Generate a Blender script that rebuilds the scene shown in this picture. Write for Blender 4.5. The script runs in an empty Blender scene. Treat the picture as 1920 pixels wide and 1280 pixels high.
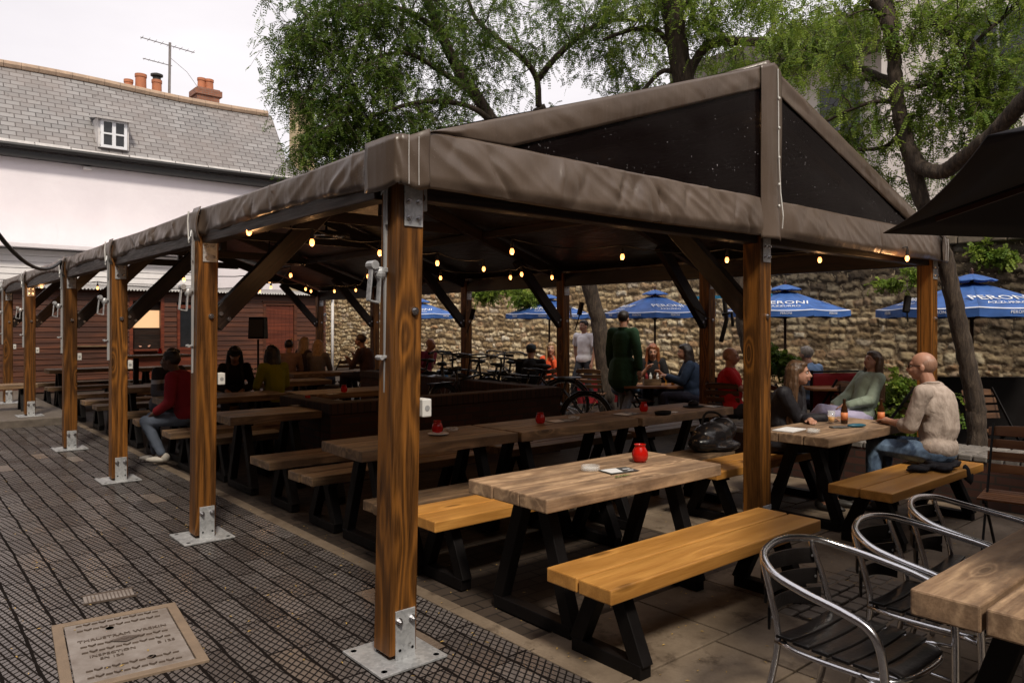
import bpy, math, random
import numpy as np
from mathutils import Vector, Matrix, Quaternion, noise
R = math.radians
random.seed(7); RNG = np.random.default_rng(7)
SC = bpy.context.scene
COL = SC.collection
# ---------------------------------------------------------------- camera
F = 1403.0; CX, CY, CZ = -1.915, -3.162, 1.61; HZ = 610.0; YAW = R(40.3)
cam = bpy.data.objects.new('camera', bpy.data.cameras.new('camera')); COL.objects.link(cam)
cam.location = (CX, CY, CZ); cam.rotation_euler = (R(90), 0, -YAW)
cam.data.sensor_width = 36; cam.data.lens = 36*F/1920; cam.data.shift_y = -30/1920
cam.data.clip_start = 0.05; cam.data.clip_end = 900
SC.camera = cam
# ---------------------------------------------------------------- sky, sun, exposure
SUN_EL, SUN_AZ = 52, 205      # azimuth measured clockwise from +Y
world = bpy.data.worlds.new('World'); SC.world = world; world.use_nodes = True
wn, wl = world.node_tree.nodes, world.node_tree.links
bgd = wn['Background']; bgd.inputs['Strength'].default_value = 0.11
sky = wn.new('ShaderNodeTexSky'); sky.sky_type = 'NISHITA'; sky.sun_disc = False
sky.sun_elevation = R(SUN_EL); sky.sun_rotation = R(SUN_AZ); sky.air_density = 1.0; sky.dust_density = 3.0
wtc = wn.new('ShaderNodeTexCoord'); wno = wn.new('ShaderNodeTexNoise'); wno.inputs['Scale'].default_value = 2.6; wno.inputs['Detail'].default_value = 6
wmp = wn.new('ShaderNodeMapping'); wmp.inputs['Scale'].default_value = (1, 1, 3.5)
wl.new(wtc.outputs['Generated'], wmp.inputs['Vector']); wl.new(wmp.outputs[0], wno.inputs['Vector'])
wr = wn.new('ShaderNodeValToRGB'); wr.color_ramp.elements[0].position = .3; wr.color_ramp.elements[0].color = (6.5, 6.1, 6.25, 1)
wr.color_ramp.elements[1].position = .7; wr.color_ramp.elements[1].color = (7.8, 7.4, 7.5, 1)
wl.new(wno.outputs['Fac'], wr.inputs['Fac'])
wmx = wn.new('ShaderNodeMix'); wmx.data_type = 'RGBA'; wmx.inputs['Factor'].default_value = .93
wl.new(sky.outputs[0], wmx.inputs['A']); wl.new(wr.outputs[0], wmx.inputs['B']); wl.new(wmx.outputs['Result'], bgd.inputs['Color'])
sun = bpy.data.objects.new('sun', bpy.data.lights.new('sun', 'SUN')); COL.objects.link(sun)
sun.data.energy = 2.6; sun.data.angle = R(9); sun.data.color = (1, .90, .76)
_d = Vector((math.sin(R(SUN_AZ))*math.cos(R(SUN_EL)), math.cos(R(SUN_AZ))*math.cos(R(SUN_EL)), math.sin(R(SUN_EL))))
sun.rotation_euler = _d.to_track_quat('Z', 'Y').to_euler()
SC.view_settings.view_transform = 'Standard'; SC.view_settings.look = 'None'
SC.view_settings.exposure = 0.40; SC.view_settings.gamma = 1
SC.cycles.max_bounces = 9; SC.cycles.diffuse_bounces = 2; SC.cycles.glossy_bounces = 3; SC.cycles.transmission_bounces = 9
SC.cycles.transparent_max_bounces = 12; SC.cycles.sample_clamp_indirect = 4
# ---------------------------------------------------------------- placing helpers (the survey of the yard)
def IMG(px, py, D):
    r = (px-960)/F
    return Vector((CX+D*(math.sin(YAW)+r*math.cos(YAW)), CY+D*(math.cos(YAW)-r*math.sin(YAW)), CZ+(HZ-py)/F*D))
def GP(px, py, z=0.0):
    return IMG(px, py, (CZ-z)*F/(py-HZ))
# ---------------------------------------------------------------- tagging
def tag(o, label=None, cat=None, group=None, kind=None):
    if label: o['label'] = label
    if cat: o['category'] = cat
    if group: o['group'] = group
    if kind: o['kind'] = kind
    return o
def empty(name, loc=(0, 0, 0), rz=0, label=None, cat=None, group=None):
    o = bpy.data.objects.new(name, None); COL.objects.link(o); o.location = loc; o.rotation_euler = (0, 0, rz)
    o.empty_display_size = .1
    return tag(o, label, cat, group)
def kids(o): return [c for c in bpy.data.objects if c.parent == o]
def copy_tree(o, parent=None):
    c = o.copy(); COL.objects.link(c); c.parent = parent
    for ch in kids(o): copy_tree(ch, c)
    return c
# ---------------------------------------------------------------- mesh builder
def frame_of(d):
    d = Vector(d).normalized()
    return d.to_track_quat('X', 'Z').to_matrix()
class MB:
    def __init__(s): s.v = []; s.f = []; s.m = []
    def add(s, vs, fs, mi=0):
        b = len(s.v); s.v += [tuple(v) for v in vs]; s.f += [tuple(i+b for i in f) for f in fs]; s.m += [mi]*len(fs); return s
    def box(s, c, d, rot=None, mi=0, taper=1.0):
        vs = []
        for sz in (-.5, .5):
            t = taper if sz > 0 else 1
            for sx, sy in ((-.5, -.5), (.5, -.5), (.5, .5), (-.5, .5)):
                p = Vector((sx*d[0]*t, sy*d[1]*t, sz*d[2]))
                if rot is not None: p = rot @ p
                vs.append(p+Vector(c))
        return s.add(vs, [(3, 2, 1, 0), (4, 5, 6, 7), (0, 1, 5, 4), (1, 2, 6, 5), (2, 3, 7, 6), (3, 0, 4, 7)], mi)
    def b2(s, a, b, mi=0):
        return s.box([(a[i]+b[i])/2 for i in range(3)], [abs(b[i]-a[i]) for i in range(3)], None, mi)
    def bar(s, p0, p1, w, h, mi=0):
        p0, p1 = Vector(p0), Vector(p1); d = p1-p0
        return s.box((p0+p1)/2, (d.length, w, h), frame_of(d), mi)
    def tube(s, pts, r, n=8, mi=0, caps=True):
        pts = [Vector(p) for p in pts]; rs = [float(q) for q in r] if hasattr(r, '__len__') else [float(r)]*len(pts)
        vs = []; fs = []; up = None
        for i, p in enumerate(pts):
            t = (pts[min(i+1, len(pts)-1)]-pts[max(i-1, 0)])
            if t.length < 1e-9: t = Vector((0, 0, 1))
            t.normalize()
            if up is None:
                up = Vector((0, 0, 1)) if abs(t.z) < .9 else Vector((1, 0, 0))
            a = (up-t*up.dot(t)); a.normalize(); b = t.cross(a); up = a
            for k in range(n):
                an = 2*math.pi*k/n
                vs.append(p+rs[i]*(a*math.cos(an)+b*math.sin(an)))
        for i in range(len(pts)-1):
            for k in range(n):
                fs.append((i*n+k, i*n+(k+1) % n, (i+1)*n+(k+1) % n, (i+1)*n+k))
        if caps:
            fs.append(tuple(range(n-1, -1, -1))); fs.append(tuple((len(pts)-1)*n+k for k in range(n)))
        return s.add(vs, fs, mi)
    def lathe(s, prof, c=(0, 0, 0), n=16, mi=0, rot=None):
        vs = []; fs = []; c = Vector(c)
        for r, z in prof:
            for k in range(n):
                a = 2*math.pi*k/n; p = Vector((r*math.cos(a), r*math.sin(a), z))
                if rot is not None: p = rot @ p
                vs.append(p+c)
        for i in range(len(prof)-1):
            for k in range(n): fs.append((i*n+k, i*n+(k+1) % n, (i+1)*n+(k+1) % n, (i+1)*n+k))
        if prof[0][0] > 1e-4: fs.append(tuple(range(n-1, -1, -1)))
        if prof[-1][0] > 1e-4: fs.append(tuple((len(prof)-1)*n+k for k in range(n)))
        return s.add(vs, fs, mi)
    def ell(s, c, r, rot=None, n=12, m=8, mi=0):
        vs = [Vector((0, 0, -1))]
        for i in range(1, m):
            ph = -math.pi/2+math.pi*i/m
            for k in range(n):
                a = 2*math.pi*k/n; vs.append(Vector((math.cos(ph)*math.cos(a), math.cos(ph)*math.sin(a), math.sin(ph))))
        vs.append(Vector((0, 0, 1))); fs = []
        for k in range(n): fs.append((0, 1+(k+1) % n, 1+k))
        for i in range(m-2):
            for k in range(n): fs.append((1+i*n+k, 1+i*n+(k+1) % n, 1+(i+1)*n+(k+1) % n, 1+(i+1)*n+k))
        L = len(vs)-1; o = 1+(m-2)*n
        for k in range(n): fs.append((o+k, o+(k+1) % n, L))
        out = []
        for v in vs:
            p = Vector((v.x*r[0], v.y*r[1], v.z*r[2]))
            if rot is not None: p = rot @ p
            out.append(p+Vector(c))
        return s.add(out, fs, mi)
    def cap(s, p0, p1, r0, r1, n=10):
        p0, p1 = Vector(p0), Vector(p1)
        if (p1-p0).length > 1e-5: s.tube([p0, p1], [r0, r1], n)
        s.ell(p0, (r0,)*3, None, n, 6); s.ell(p1, (r1,)*3, None, n, 6); return s
    def grid(s, fn, nu, nv, mi=0, flip=False):
        vs = [fn(i/nu, j/nv) for j in range(nv+1) for i in range(nu+1)]
        fs = []
        for j in range(nv):
            for i in range(nu):
                a = j*(nu+1)+i; q = (a, a+1, a+nu+2, a+nu+1); fs.append(q[::-1] if flip else q)
        return s.add(vs, fs, mi)
    def mesh(s, name, mats, smooth=False):
        me = bpy.data.meshes.new(name); me.from_pydata(s.v, [], s.f)
        for m in (mats if isinstance(mats, (list, tuple)) else [mats]): me.materials.append(m)
        me.polygons.foreach_set('material_index', s.m)
        if smooth: me.polygons.foreach_set('use_smooth', [True]*len(s.f))
        me.update(); return me
    def build(s, name, mats, parent=None, smooth=False, bevel=0, solid=0, loc=None, rot=None, auto=False):
        o = bpy.data.objects.new(name, s.mesh(name, mats, smooth or auto)); COL.objects.link(o)
        if parent: o.parent = parent
        if loc: o.location = loc
        if rot: o.rotation_euler = rot
        if solid:
            md = o.modifiers.new('solid', 'SOLIDIFY'); md.thickness = solid; md.offset = 0
        if bevel:
            md = o.modifiers.new('bevel', 'BEVEL'); md.width = bevel; md.segments = 2; md.limit_method = 'ANGLE'; md.angle_limit = R(40)
            md.harden_normals = False
        if auto:
            me = o.data
            try: me.set_sharp_from_angle(angle=R(35))
            except Exception: pass
        return o
def np_mesh(name, V, Q, mats, parent=None, mi=None, smooth=False, attrs=None):
    me = bpy.data.meshes.new(name); V = np.asarray(V, dtype=np.float32); Q = np.asarray(Q, dtype=np.int32); k = Q.shape[1]
    me.vertices.add(len(V)); me.vertices.foreach_set('co', V.ravel())
    me.loops.add(Q.size); me.loops.foreach_set('vertex_index', Q.ravel())
    me.polygons.add(len(Q)); me.polygons.foreach_set('loop_start', np.arange(0, Q.size, k, dtype=np.int32))
    me.polygons.foreach_set('loop_total', np.full(len(Q), k, dtype=np.int32))
    for m in mats: me.materials.append(m)
    if mi is not None: me.polygons.foreach_set('material_index', np.asarray(mi, dtype=np.int32))
    if smooth: me.polygons.foreach_set('use_smooth', np.ones(len(Q), dtype=bool))
    me.update(calc_edges=True); me.validate()
    for nm, arr in (attrs or {}).items():
        a = me.attributes.new(nm, 'FLOAT', 'POINT'); a.data.foreach_set('value', np.asarray(arr, dtype=np.float32))
    o = bpy.data.objects.new(name, me); COL.objects.link(o)
    if parent: o.parent = parent
    return o
def beam(name, p0, p1, w, h, mat, parent, bevel=.006):
    """timber whose local X runs along its length (so the grain does too)"""
    p0, p1 = Vector(p0), Vector(p1); d = p1-p0; L = d.length
    o = MB().box((0, 0, 0), (L, w, h)).build(name, mat, parent, bevel=bevel)
    o.rotation_euler = d.to_track_quat('X', 'Z').to_euler(); o.location = (p0+p1)/2
    return o
# ---------------------------------------------------------------- materials
class NT:
    def __init__(s, name):
        s.m = bpy.data.materials.new(name); s.m.use_nodes = True; s.n = s.m.node_tree.nodes; s.l = s.m.node_tree.links
        s.b = s.n['Principled BSDF']; s.out = s.n['Material Output']
    def N(s, t, **kw):
        n = s.n.new('ShaderNode'+t)
        for k, v in kw.items():
            if k in n.inputs.keys(): s.S(n.inputs[k], v)
            else: setattr(n, k, v)
        return n
    def S(s, sock, v):
        if isinstance(v, bpy.types.NodeSocket): s.l.new(v, sock)
        elif hasattr(v, '__len__') and len(v) == 3 and sock.type == 'RGBA': sock.default_value = (*v, 1)
        elif not hasattr(v, '__len__') and sock.type == 'RGBA': sock.default_value = (v, v, v, 1)
        else: sock.default_value = v
    def coord(s, scale=(1, 1, 1), kind='Object', rot=(0, 0, 0), rnd=False):
        tc = s.N('TexCoord'); v = tc.outputs[kind]
        if rnd:
            oi = s.N('ObjectInfo'); mu = s.N('VectorMath', operation='MULTIPLY_ADD'); 
            cx = s.N('CombineXYZ'); s.l.new(oi.outputs['Random'], cx.inputs[0]); s.l.new(oi.outputs['Random'], cx.inputs[1]); s.l.new(oi.outputs['Random'], cx.inputs[2])
            s.l.new(cx.outputs[0], mu.inputs[0]); mu.inputs[1].default_value = (37, 53, 71); s.l.new(v, mu.inputs[2]); v = mu.outputs[0]
        mp = s.N('Mapping'); s.l.new(v, mp.inputs[0]); mp.inputs['Scale'].default_value = scale; mp.inputs['Rotation'].default_value = rot
        return mp.outputs[0]
    def noise(s, vec, scale, detail=4, rough=.55, dist=0):
        n = s.N('TexNoise'); s.l.new(vec, n.inputs['Vector']); n.inputs['Scale'].default_value = scale; n.inputs['Detail'].default_value = detail
        n.inputs['Roughness'].default_value = rough; n.inputs['Distortion'].default_value = dist; return n.outputs['Fac']
    def ramp(s, fac, stops):
        r = s.N('ValToRGB'); s.l.new(fac, r.inputs[0]); e = r.color_ramp.elements
        while len(e) < len(stops): e.new(.5)
        for i, (p, c) in enumerate(stops):
            e[i].position = p; e[i].color = (*c, 1) if hasattr(c, '__len__') else (c, c, c, 1)
        return r.outputs[0]
    def math(s, op, a, b=0.0, c=0.0, clamp=False):
        n = s.N('Math', operation=op); n.use_clamp = clamp
        for i, v in enumerate((a, b, c)): s.S(n.inputs[i], v)
        return n.outputs[0]
    def mix(s, fac, a, b, blend='MIX'):
        n = s.N('Mix'); n.data_type = 'RGBA'; n.blend_type = blend
        s.S(n.inputs['Factor'], fac); s.S(n.inputs['A'], a); s.S(n.inputs['B'], b); return n.outputs['Result']
    def bump(s, h, strength=.3, dist=.01, normal=None):
        n = s.N('Bump'); s.l.new(h, n.inputs['Height']); n.inputs['Strength'].default_value = strength; n.inputs['Distance'].default_value = dist
        if normal is not None: s.l.new(normal, n.inputs['Normal'])
        return n.outputs[0]
    def done(s, col=None, rough=None, normal=None, **kw):
        if col is not None: s.S(s.b.inputs['Base Color'], col)
        if rough is not None: s.S(s.b.inputs['Roughness'], rough)
        if normal is not None: s.l.new(normal, s.b.inputs['Normal'])
        for k, v in kw.items(): s.S(s.b.inputs[k.replace('_', ' ')], v)
        return s.m
def plain(name, col, rough=.6, metal=0, var=.25, nscale=8, bumpy=.1, bdist=.004, **kw):
    t = NT(name); v = t.coord(rnd=True); n = t.noise(v, nscale, 6, .6)
    c = t.ramp(n, [(.25, [x*(1-var) for x in col]), (.75, [min(1, x*(1+var)) for x in col])])
    rr = t.ramp(n, [(.3, max(.02, rough*.85)), (.7, min(1, rough*1.15))])
    b = t.bump(t.noise(v, nscale*9, 3), bumpy, bdist)
    return t.done(c, rr, b, Metallic=metal, **kw)
def wood(name, dark, light, rings=26, scl=1.0, rough=.5, stain=None, stain_amt=0, spec=.5, knots=True, fib=.5, bstr=.35):
    t = NT(name); v = t.coord((.16*scl, 3.6*scl, 3.6*scl), rnd=True)
    n = t.noise(v, 2.0, 2.0, .4, .2)
    if knots:
        vk = t.coord((1.9, 6.5, 6.5), rnd=True); vo = t.N('TexVoronoi'); t.l.new(vk, vo.inputs['Vector']); vo.inputs['Scale'].default_value = .8
        kd = vo.outputs['Distance']; kk = t.math('DIVIDE', .012, t.math('ADD', t.math('MULTIPLY', kd, kd), .02)); n = t.math('ADD', n, kk)
        kmask = t.ramp(kd, [(.05, 1.0), (.13, 0.0)])
    s1 = t.math('MULTIPLY_ADD', t.math('SINE', t.math('MULTIPLY', n, rings*3.0)), .5, .5)
    s1 = t.math('POWER', s1, 1.6)
    vf = t.coord((4, 120, 120), rnd=True); f = t.noise(vf, 1.0, 4, .75); f = t.math('MULTIPLY_ADD', t.math('SUBTRACT', f, .5), 1.7, .5)
    g = t.math('ADD', t.math('MULTIPLY', s1, 1-fib), t.math('MULTIPLY', f, fib))
    c = t.ramp(g, [(.12, dark), (.5, [(a+b)/2 for a, b in zip(dark, light)]), (.82, light)])
    big = t.noise(t.coord((.5, 2, 2), rnd=True), 1.6, 3)
    c = t.mix(t.ramp(big, [(.35, 0.0), (.7, .45)]), c, [x*.45 for x in dark])
    if stain is not None:
        st = t.noise(t.coord((1, 2.2, 2.2), rnd=True), 3.2, 7, .68)
        c = t.mix(t.math('MULTIPLY', t.ramp(st, [(.42, 0.0), (.66, 1.0)]), stain_amt), c, stain)
    if knots: c = t.mix(t.math('MULTIPLY', kmask, .75), c, [x*.35 for x in dark])
    oi = t.N('ObjectInfo'); hs = t.N('HueSaturation'); t.l.new(c, hs.inputs['Color'])
    t.l.new(t.math('MULTIPLY_ADD', oi.outputs['Random'], .35, .83), hs.inputs['Value'])
    rr = t.ramp(f, [(.3, rough*.8), (.7, min(1, rough*1.25))])
    return t.done(hs.outputs[0], rr, t.bump(g, bstr, .002), Specular_IOR_Level=spec)
M = {}
M['post'] = wood('amber_stained_timber', (.024, .0085, .0014), (.275, .105, .016), rings=14, rough=.5, spec=.35, fib=.62)
M['gold'] = wood('golden_varnished_timber', (.34, .145, .028), (.60, .30, .075), rings=7, rough=.36, fib=.72, knots=True, bstr=.12)
M['grey'] = wood('weathered_table_timber', (.20, .12, .068), (.50, .335, .20), rings=12, rough=.6, stain=(.075, .046, .030), stain_amt=.75, fib=.6)
M['dim'] = wood('worn_bench_timber', (.12, .07, .037), (.37, .235, .125), rings=12, rough=.5, stain=(.04, .026, .018), stain_amt=.7, fib=.6)
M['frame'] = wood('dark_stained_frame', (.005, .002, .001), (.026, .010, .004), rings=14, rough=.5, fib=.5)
M['slat'] = wood('orange_slat_wood', (.17, .06, .018), (.38, .16, .055), rings=8, rough=.45, knots=False)
M['slatdark'] = wood('brown_slat_wood', (.06, .026, .011), (.17, .078, .032), rings=8, rough=.45, knots=False)
M['black'] = plain('black_painted_steel', (.0035, .0025, .0025), .6, var=.3, Specular_IOR_Level=.2)
M['blackwood'] = plain('black_slat', (.006, .005, .005), .34, var=.4, bumpy=.3, Specular_IOR_Level=.3)
def galv():
    t = NT('galvanised_steel'); v = t.coord(rnd=True)
    vo = t.N('TexVoronoi'); t.l.new(v, vo.inputs['Vector']); vo.inputs['Scale'].default_value = 60
    n = t.noise(v, 9, 6, .65)
    c = t.ramp(t.math('ADD', t.math('MULTIPLY', vo.outputs['Color'], .3), t.math('MULTIPLY', n, .8)), [(.3, (.30, .31, .32)), (.75, (.58, .59, .60))])
    c = t.mix(t.ramp(t.noise(v, 22, 5, .7), [(.62, 0.0), (.72, .8)]), c, (.10, .08, .07))
    return t.done(c, .5, t.bump(n, .2, .002), Metallic=.55)
M['galv'] = galv()
M['alu'] = plain('polished_aluminium', (.66, .66, .68), .2, 1.0, var=.12, nscale=20, bumpy=.12)
M['bolt'] = plain('zinc_bolt', (.6, .6, .62), .28, 1.0, var=.1)
M['whiteplastic'] = plain('white_plastic', (.62, .61, .58), .4, var=.06)
M['greyplastic'] = plain('grey_plastic', (.30, .30, .30), .4, var=.06)
M['rope'] = plain('black_cable', (.012, .010, .009), .6)
M['tape'] = plain('blue_strap', (.02, .20, .38), .5)
def pvc():
    t = NT('brown_pvc_sheet'); v = t.coord()
    n = t.noise(v, 2.2, 5, .6, .6); n2 = t.noise(v, 420, 2)
    c = t.ramp(t.noise(v, 1.1, 6, .62), [(.3, (.070, .049, .036)), (.7, (.116, .084, .063))]); c = t.mix(t.ramp(t.noise(t.coord((1, 1, .15)), 9, 5, .7), [(.55, 0.0), (.75, .35)]), c, (.06, .045, .035))
    wd = t.noise(v, 260, 1); c = t.mix(t.ramp(wd, [(.745, 0.0), (.77, .5)]), c, (.5, .48, .46))
    wr = t.noise(t.coord((1.0, 1.0, .22)), 5.0, 3, .5, .25)
    nb = t.bump(wr, .45, .03); nb = t.bump(t.noise(v, 2.0, 2, .4), .35, .05, nb); nb = t.bump(n2, .08, .002, nb)
    return t.done(c, t.ramp(n, [(.3, .26), (.7, .42)]), nb, Specular_IOR_Level=.55)
M['pvc'] = pvc()
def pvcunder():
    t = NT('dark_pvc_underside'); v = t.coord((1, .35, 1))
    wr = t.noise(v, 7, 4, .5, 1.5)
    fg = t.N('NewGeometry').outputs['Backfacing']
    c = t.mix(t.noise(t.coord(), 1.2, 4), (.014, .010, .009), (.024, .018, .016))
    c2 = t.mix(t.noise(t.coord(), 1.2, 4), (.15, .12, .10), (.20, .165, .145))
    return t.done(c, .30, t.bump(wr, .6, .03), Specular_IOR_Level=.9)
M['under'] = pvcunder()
def vinyl():
    t = NT('shade_dark_window_vinyl'); v = t.coord()
    sp = t.noise(v, 45, 3, .7); wt = t.noise(t.coord((1, 1, 3)), 3.1, 5, .6)
    a = t.ramp(sp, [(.66, 0.0), (.70, 1.0)]); a = t.math('MULTIPLY', a, t.ramp(wt, [(.50, 0.0), (.60, .8)]))
    c = t.mix(a, (.006, .004, .004), (.5, .48, .5))  # near-black base colour stands in for the shaded interior behind the sheet
    return t.done(c, t.ramp(wt, [(.3, .12), (.7, .3)]), t.bump(t.noise(v, 2.4, 3), .25, .02), Specular_IOR_Level=.05, Alpha=.93)
M['vinyl'] = vinyl()
def emit(name, col, st):
    t = NT(name); return t.done((.8, .6, .4), .3, None, Emission_Color=col, Emission_Strength=st)
M['bulb'] = emit('lit_bulb_glass', (1, .33, .08), 4)
M['warmlamp'] = emit('lamp_face', (1, .55, .22), 3)
def glass(name, col, rough=.05, tr=1.0, **kw):
    t = NT(name); return t.done(col, rough, None, Transmission_Weight=tr, IOR=1.45, **kw)
M['glass'] = glass('clear_glass', (.8, .84, .85), .04, 0, Alpha=.22); M['redglass'] = glass('red_candle_glass', (.60, .012, .006), .15, .35)
M['beer'] = glass('beer', (.85, .40, .03), .15, 0); M['brown_glass'] = glass('brown_bottle_glass', (.05, .018, .006), .08, .3)
def flat(name, col, rough=.6, **kw): return plain(name, col, rough, **kw)
M['paper'] = flat('paper', (.68, .68, .68), .7, var=.05); M['label_orange'] = flat('orange_label', (.62, .20, .07), .6, var=.1)
M['blueplastic'] = flat('teal_handle', (.01, .09, .14), .35); M['redcloth'] = flat('red_banner_cloth', (.28, .008, .014), .7, var=.15)
M['gilt'] = flat('gilt_print', (.55, .30, .12), .5); M['textwhite'] = flat('white_print', (.72, .74, .78), .6, var=.05)
M['textcast'] = flat('cast_relief', (.10, .075, .06), .5, metal=.1)
M['pot'] = flat('terracotta_pot', (.42, .15, .07), .75, nscale=5); M['soot'] = flat('sooty_metal', (.03, .028, .027), .7)
M['leadwhite'] = flat('weathered_white_paint', (.55, .53, .52), .7, var=.25, nscale=5); M['pane'] = flat('dark_window_pane', (.02, .022, .025), .08, var=.2)
M['gutter'] = flat('black_gutter', (.012, .011, .011), .5); M['galvlight'] = flat('antenna_metal', (.22, .2, .19), .5, metal=.5)
def render_wall():
    t = NT('white_render'); v = t.coord()
    n = t.noise(v, .6, 8, .62); c = t.ramp(n, [(.3, (.70, .655, .69)), (.75, (.80, .76, .79))])
    st = t.noise(t.coord((1, 1, .25)), 1.6, 6, .7); c = t.mix(t.ramp(st, [(.6, 0.0), (.8, .35)]), c, (.5, .46, .47))
    return t.done(c, .9, t.bump(t.noise(v, 9, 6), .25, .03))
M['render'] = render_wall()
def slates():
    t = NT('slate_roof'); tc = t.N('TexCoord'); v = tc.outputs['UV']
    nn = t.N('TexNoise'); t.l.new(v, nn.inputs['Vector']); nn.inputs['Scale'].default_value = 1.3
    br = t.N('TexBrick'); t.l.new(v, br.inputs['Vector']); br.offset = .5
    for k, x in (('Scale', 1.0), ('Mortar Size', .016), ('Mortar Smooth', .2), ('Brick Width', .36), ('Row Height', .185), ('Bias', -.2)): br.inputs[k].default_value = x
    br.inputs['Color1'].default_value = (.19, .185, .185, 1); br.inputs['Color2'].default_value = (.29, .285, .285, 1); br.inputs['Mortar'].default_value = (.035, .03, .03, 1)
    n = t.noise(v, .5, 7, .65); c = t.mix(t.ramp(n, [(.4, 0.0), (.7, .6)]), br.outputs['Color'], (.20, .165, .15))
    n2 = t.noise(v, 3.4, 5, .7); c = t.mix(t.ramp(n2, [(.60, 0.0), (.70, .75)]), c, (.06, .05, .045))
    return t.done(c, .55, t.bump(br.outputs['Fac'], -.8, .02))
M['slate'] = slates()
def brickmat(name, c1, c2, mortar, w=.225, h=.075, ms=.010, vertical=False, rough=.8, swap=None):
    t = NT(name); tc = t.N('TexCoord'); v = tc.outputs['UV']
    dn = t.N('TexNoise'); t.l.new(v, dn.inputs['Vector']); dn.inputs['Scale'].default_value = 14
    vm = t.N('VectorMath', operation='MULTIPLY_ADD'); t.l.new(dn.outputs['Color'], vm.inputs[0]); vm.inputs[1].default_value = (.006, .006, 0); t.l.new(v, vm.inputs[2])
    br = t.N('TexBrick'); t.l.new(vm.outputs[0], br.inputs['Vector'])
    for k, x in (('Scale', 1.0), ('Mortar Size', ms), ('Mortar Smooth', .3), ('Brick Width', w), ('Row Height', h), ('Bias', 0)): br.inputs[k].default_value = x
    br.inputs['Color1'].default_value = (*c1, 1); br.inputs['Color2'].default_value = (*c2, 1); br.inputs['Mortar'].default_value = (*mortar, 1)
    n = t.noise(v, 5, 7, .65); c = t.mix(t.ramp(n, [(.4, 0.0), (.7, .5)]), br.outputs['Color'], [x*.4 for x in c1])
    b = t.bump(br.outputs['Fac'], -.7, .008); b = t.bump(t.noise(v, 60, 4), .2, .003, b)
    return t.done(c, rough, b)
M['brick'] = brickmat('dark_red_brick', (.075, .026, .016), (.035, .014, .010), (.028, .022, .018))
M['coping'] = brickmat('brick_on_edge_coping', (.060, .028, .019), (.034, .016, .012), (.012, .010, .009), w=.075, h=.23)
M['cobbletop'] = brickmat('blue_setts_top', (.085, .075, .07), (.13, .115, .105), (.03, .025, .02), w=.16, h=.12, ms=.014)
M['chimbrick'] = brickmat('orange_chimney_brick', (.34, .13, .07), (.24, .09, .05), (.2, .15, .12))
M['stoneblock'] = flat('cream_stone', (.42, .33, .2), .9, nscale=3)
def uvproj(o, ax=None):
    """box-project real-world metres into a UV map"""
    me = o.data; uv = me.uv_layers.new(name='UVMap'); 
    for p in me.polygons:
        n = p.normal
        for li in p.loop_indices:
            c = me.vertices[me.loops[li].vertex_index].co
            if abs(n.z) > .7: u, w = c.x, c.y
            elif abs(n.x) > abs(n.y): u, w = c.y, c.z
            else: u, w = c.x, c.z
            if ax: u, w = ax(c)
            uv.data[li].uv = (u, w)
    return o
def setkind(o, k='structure'): o['kind'] = k; return o
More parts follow.
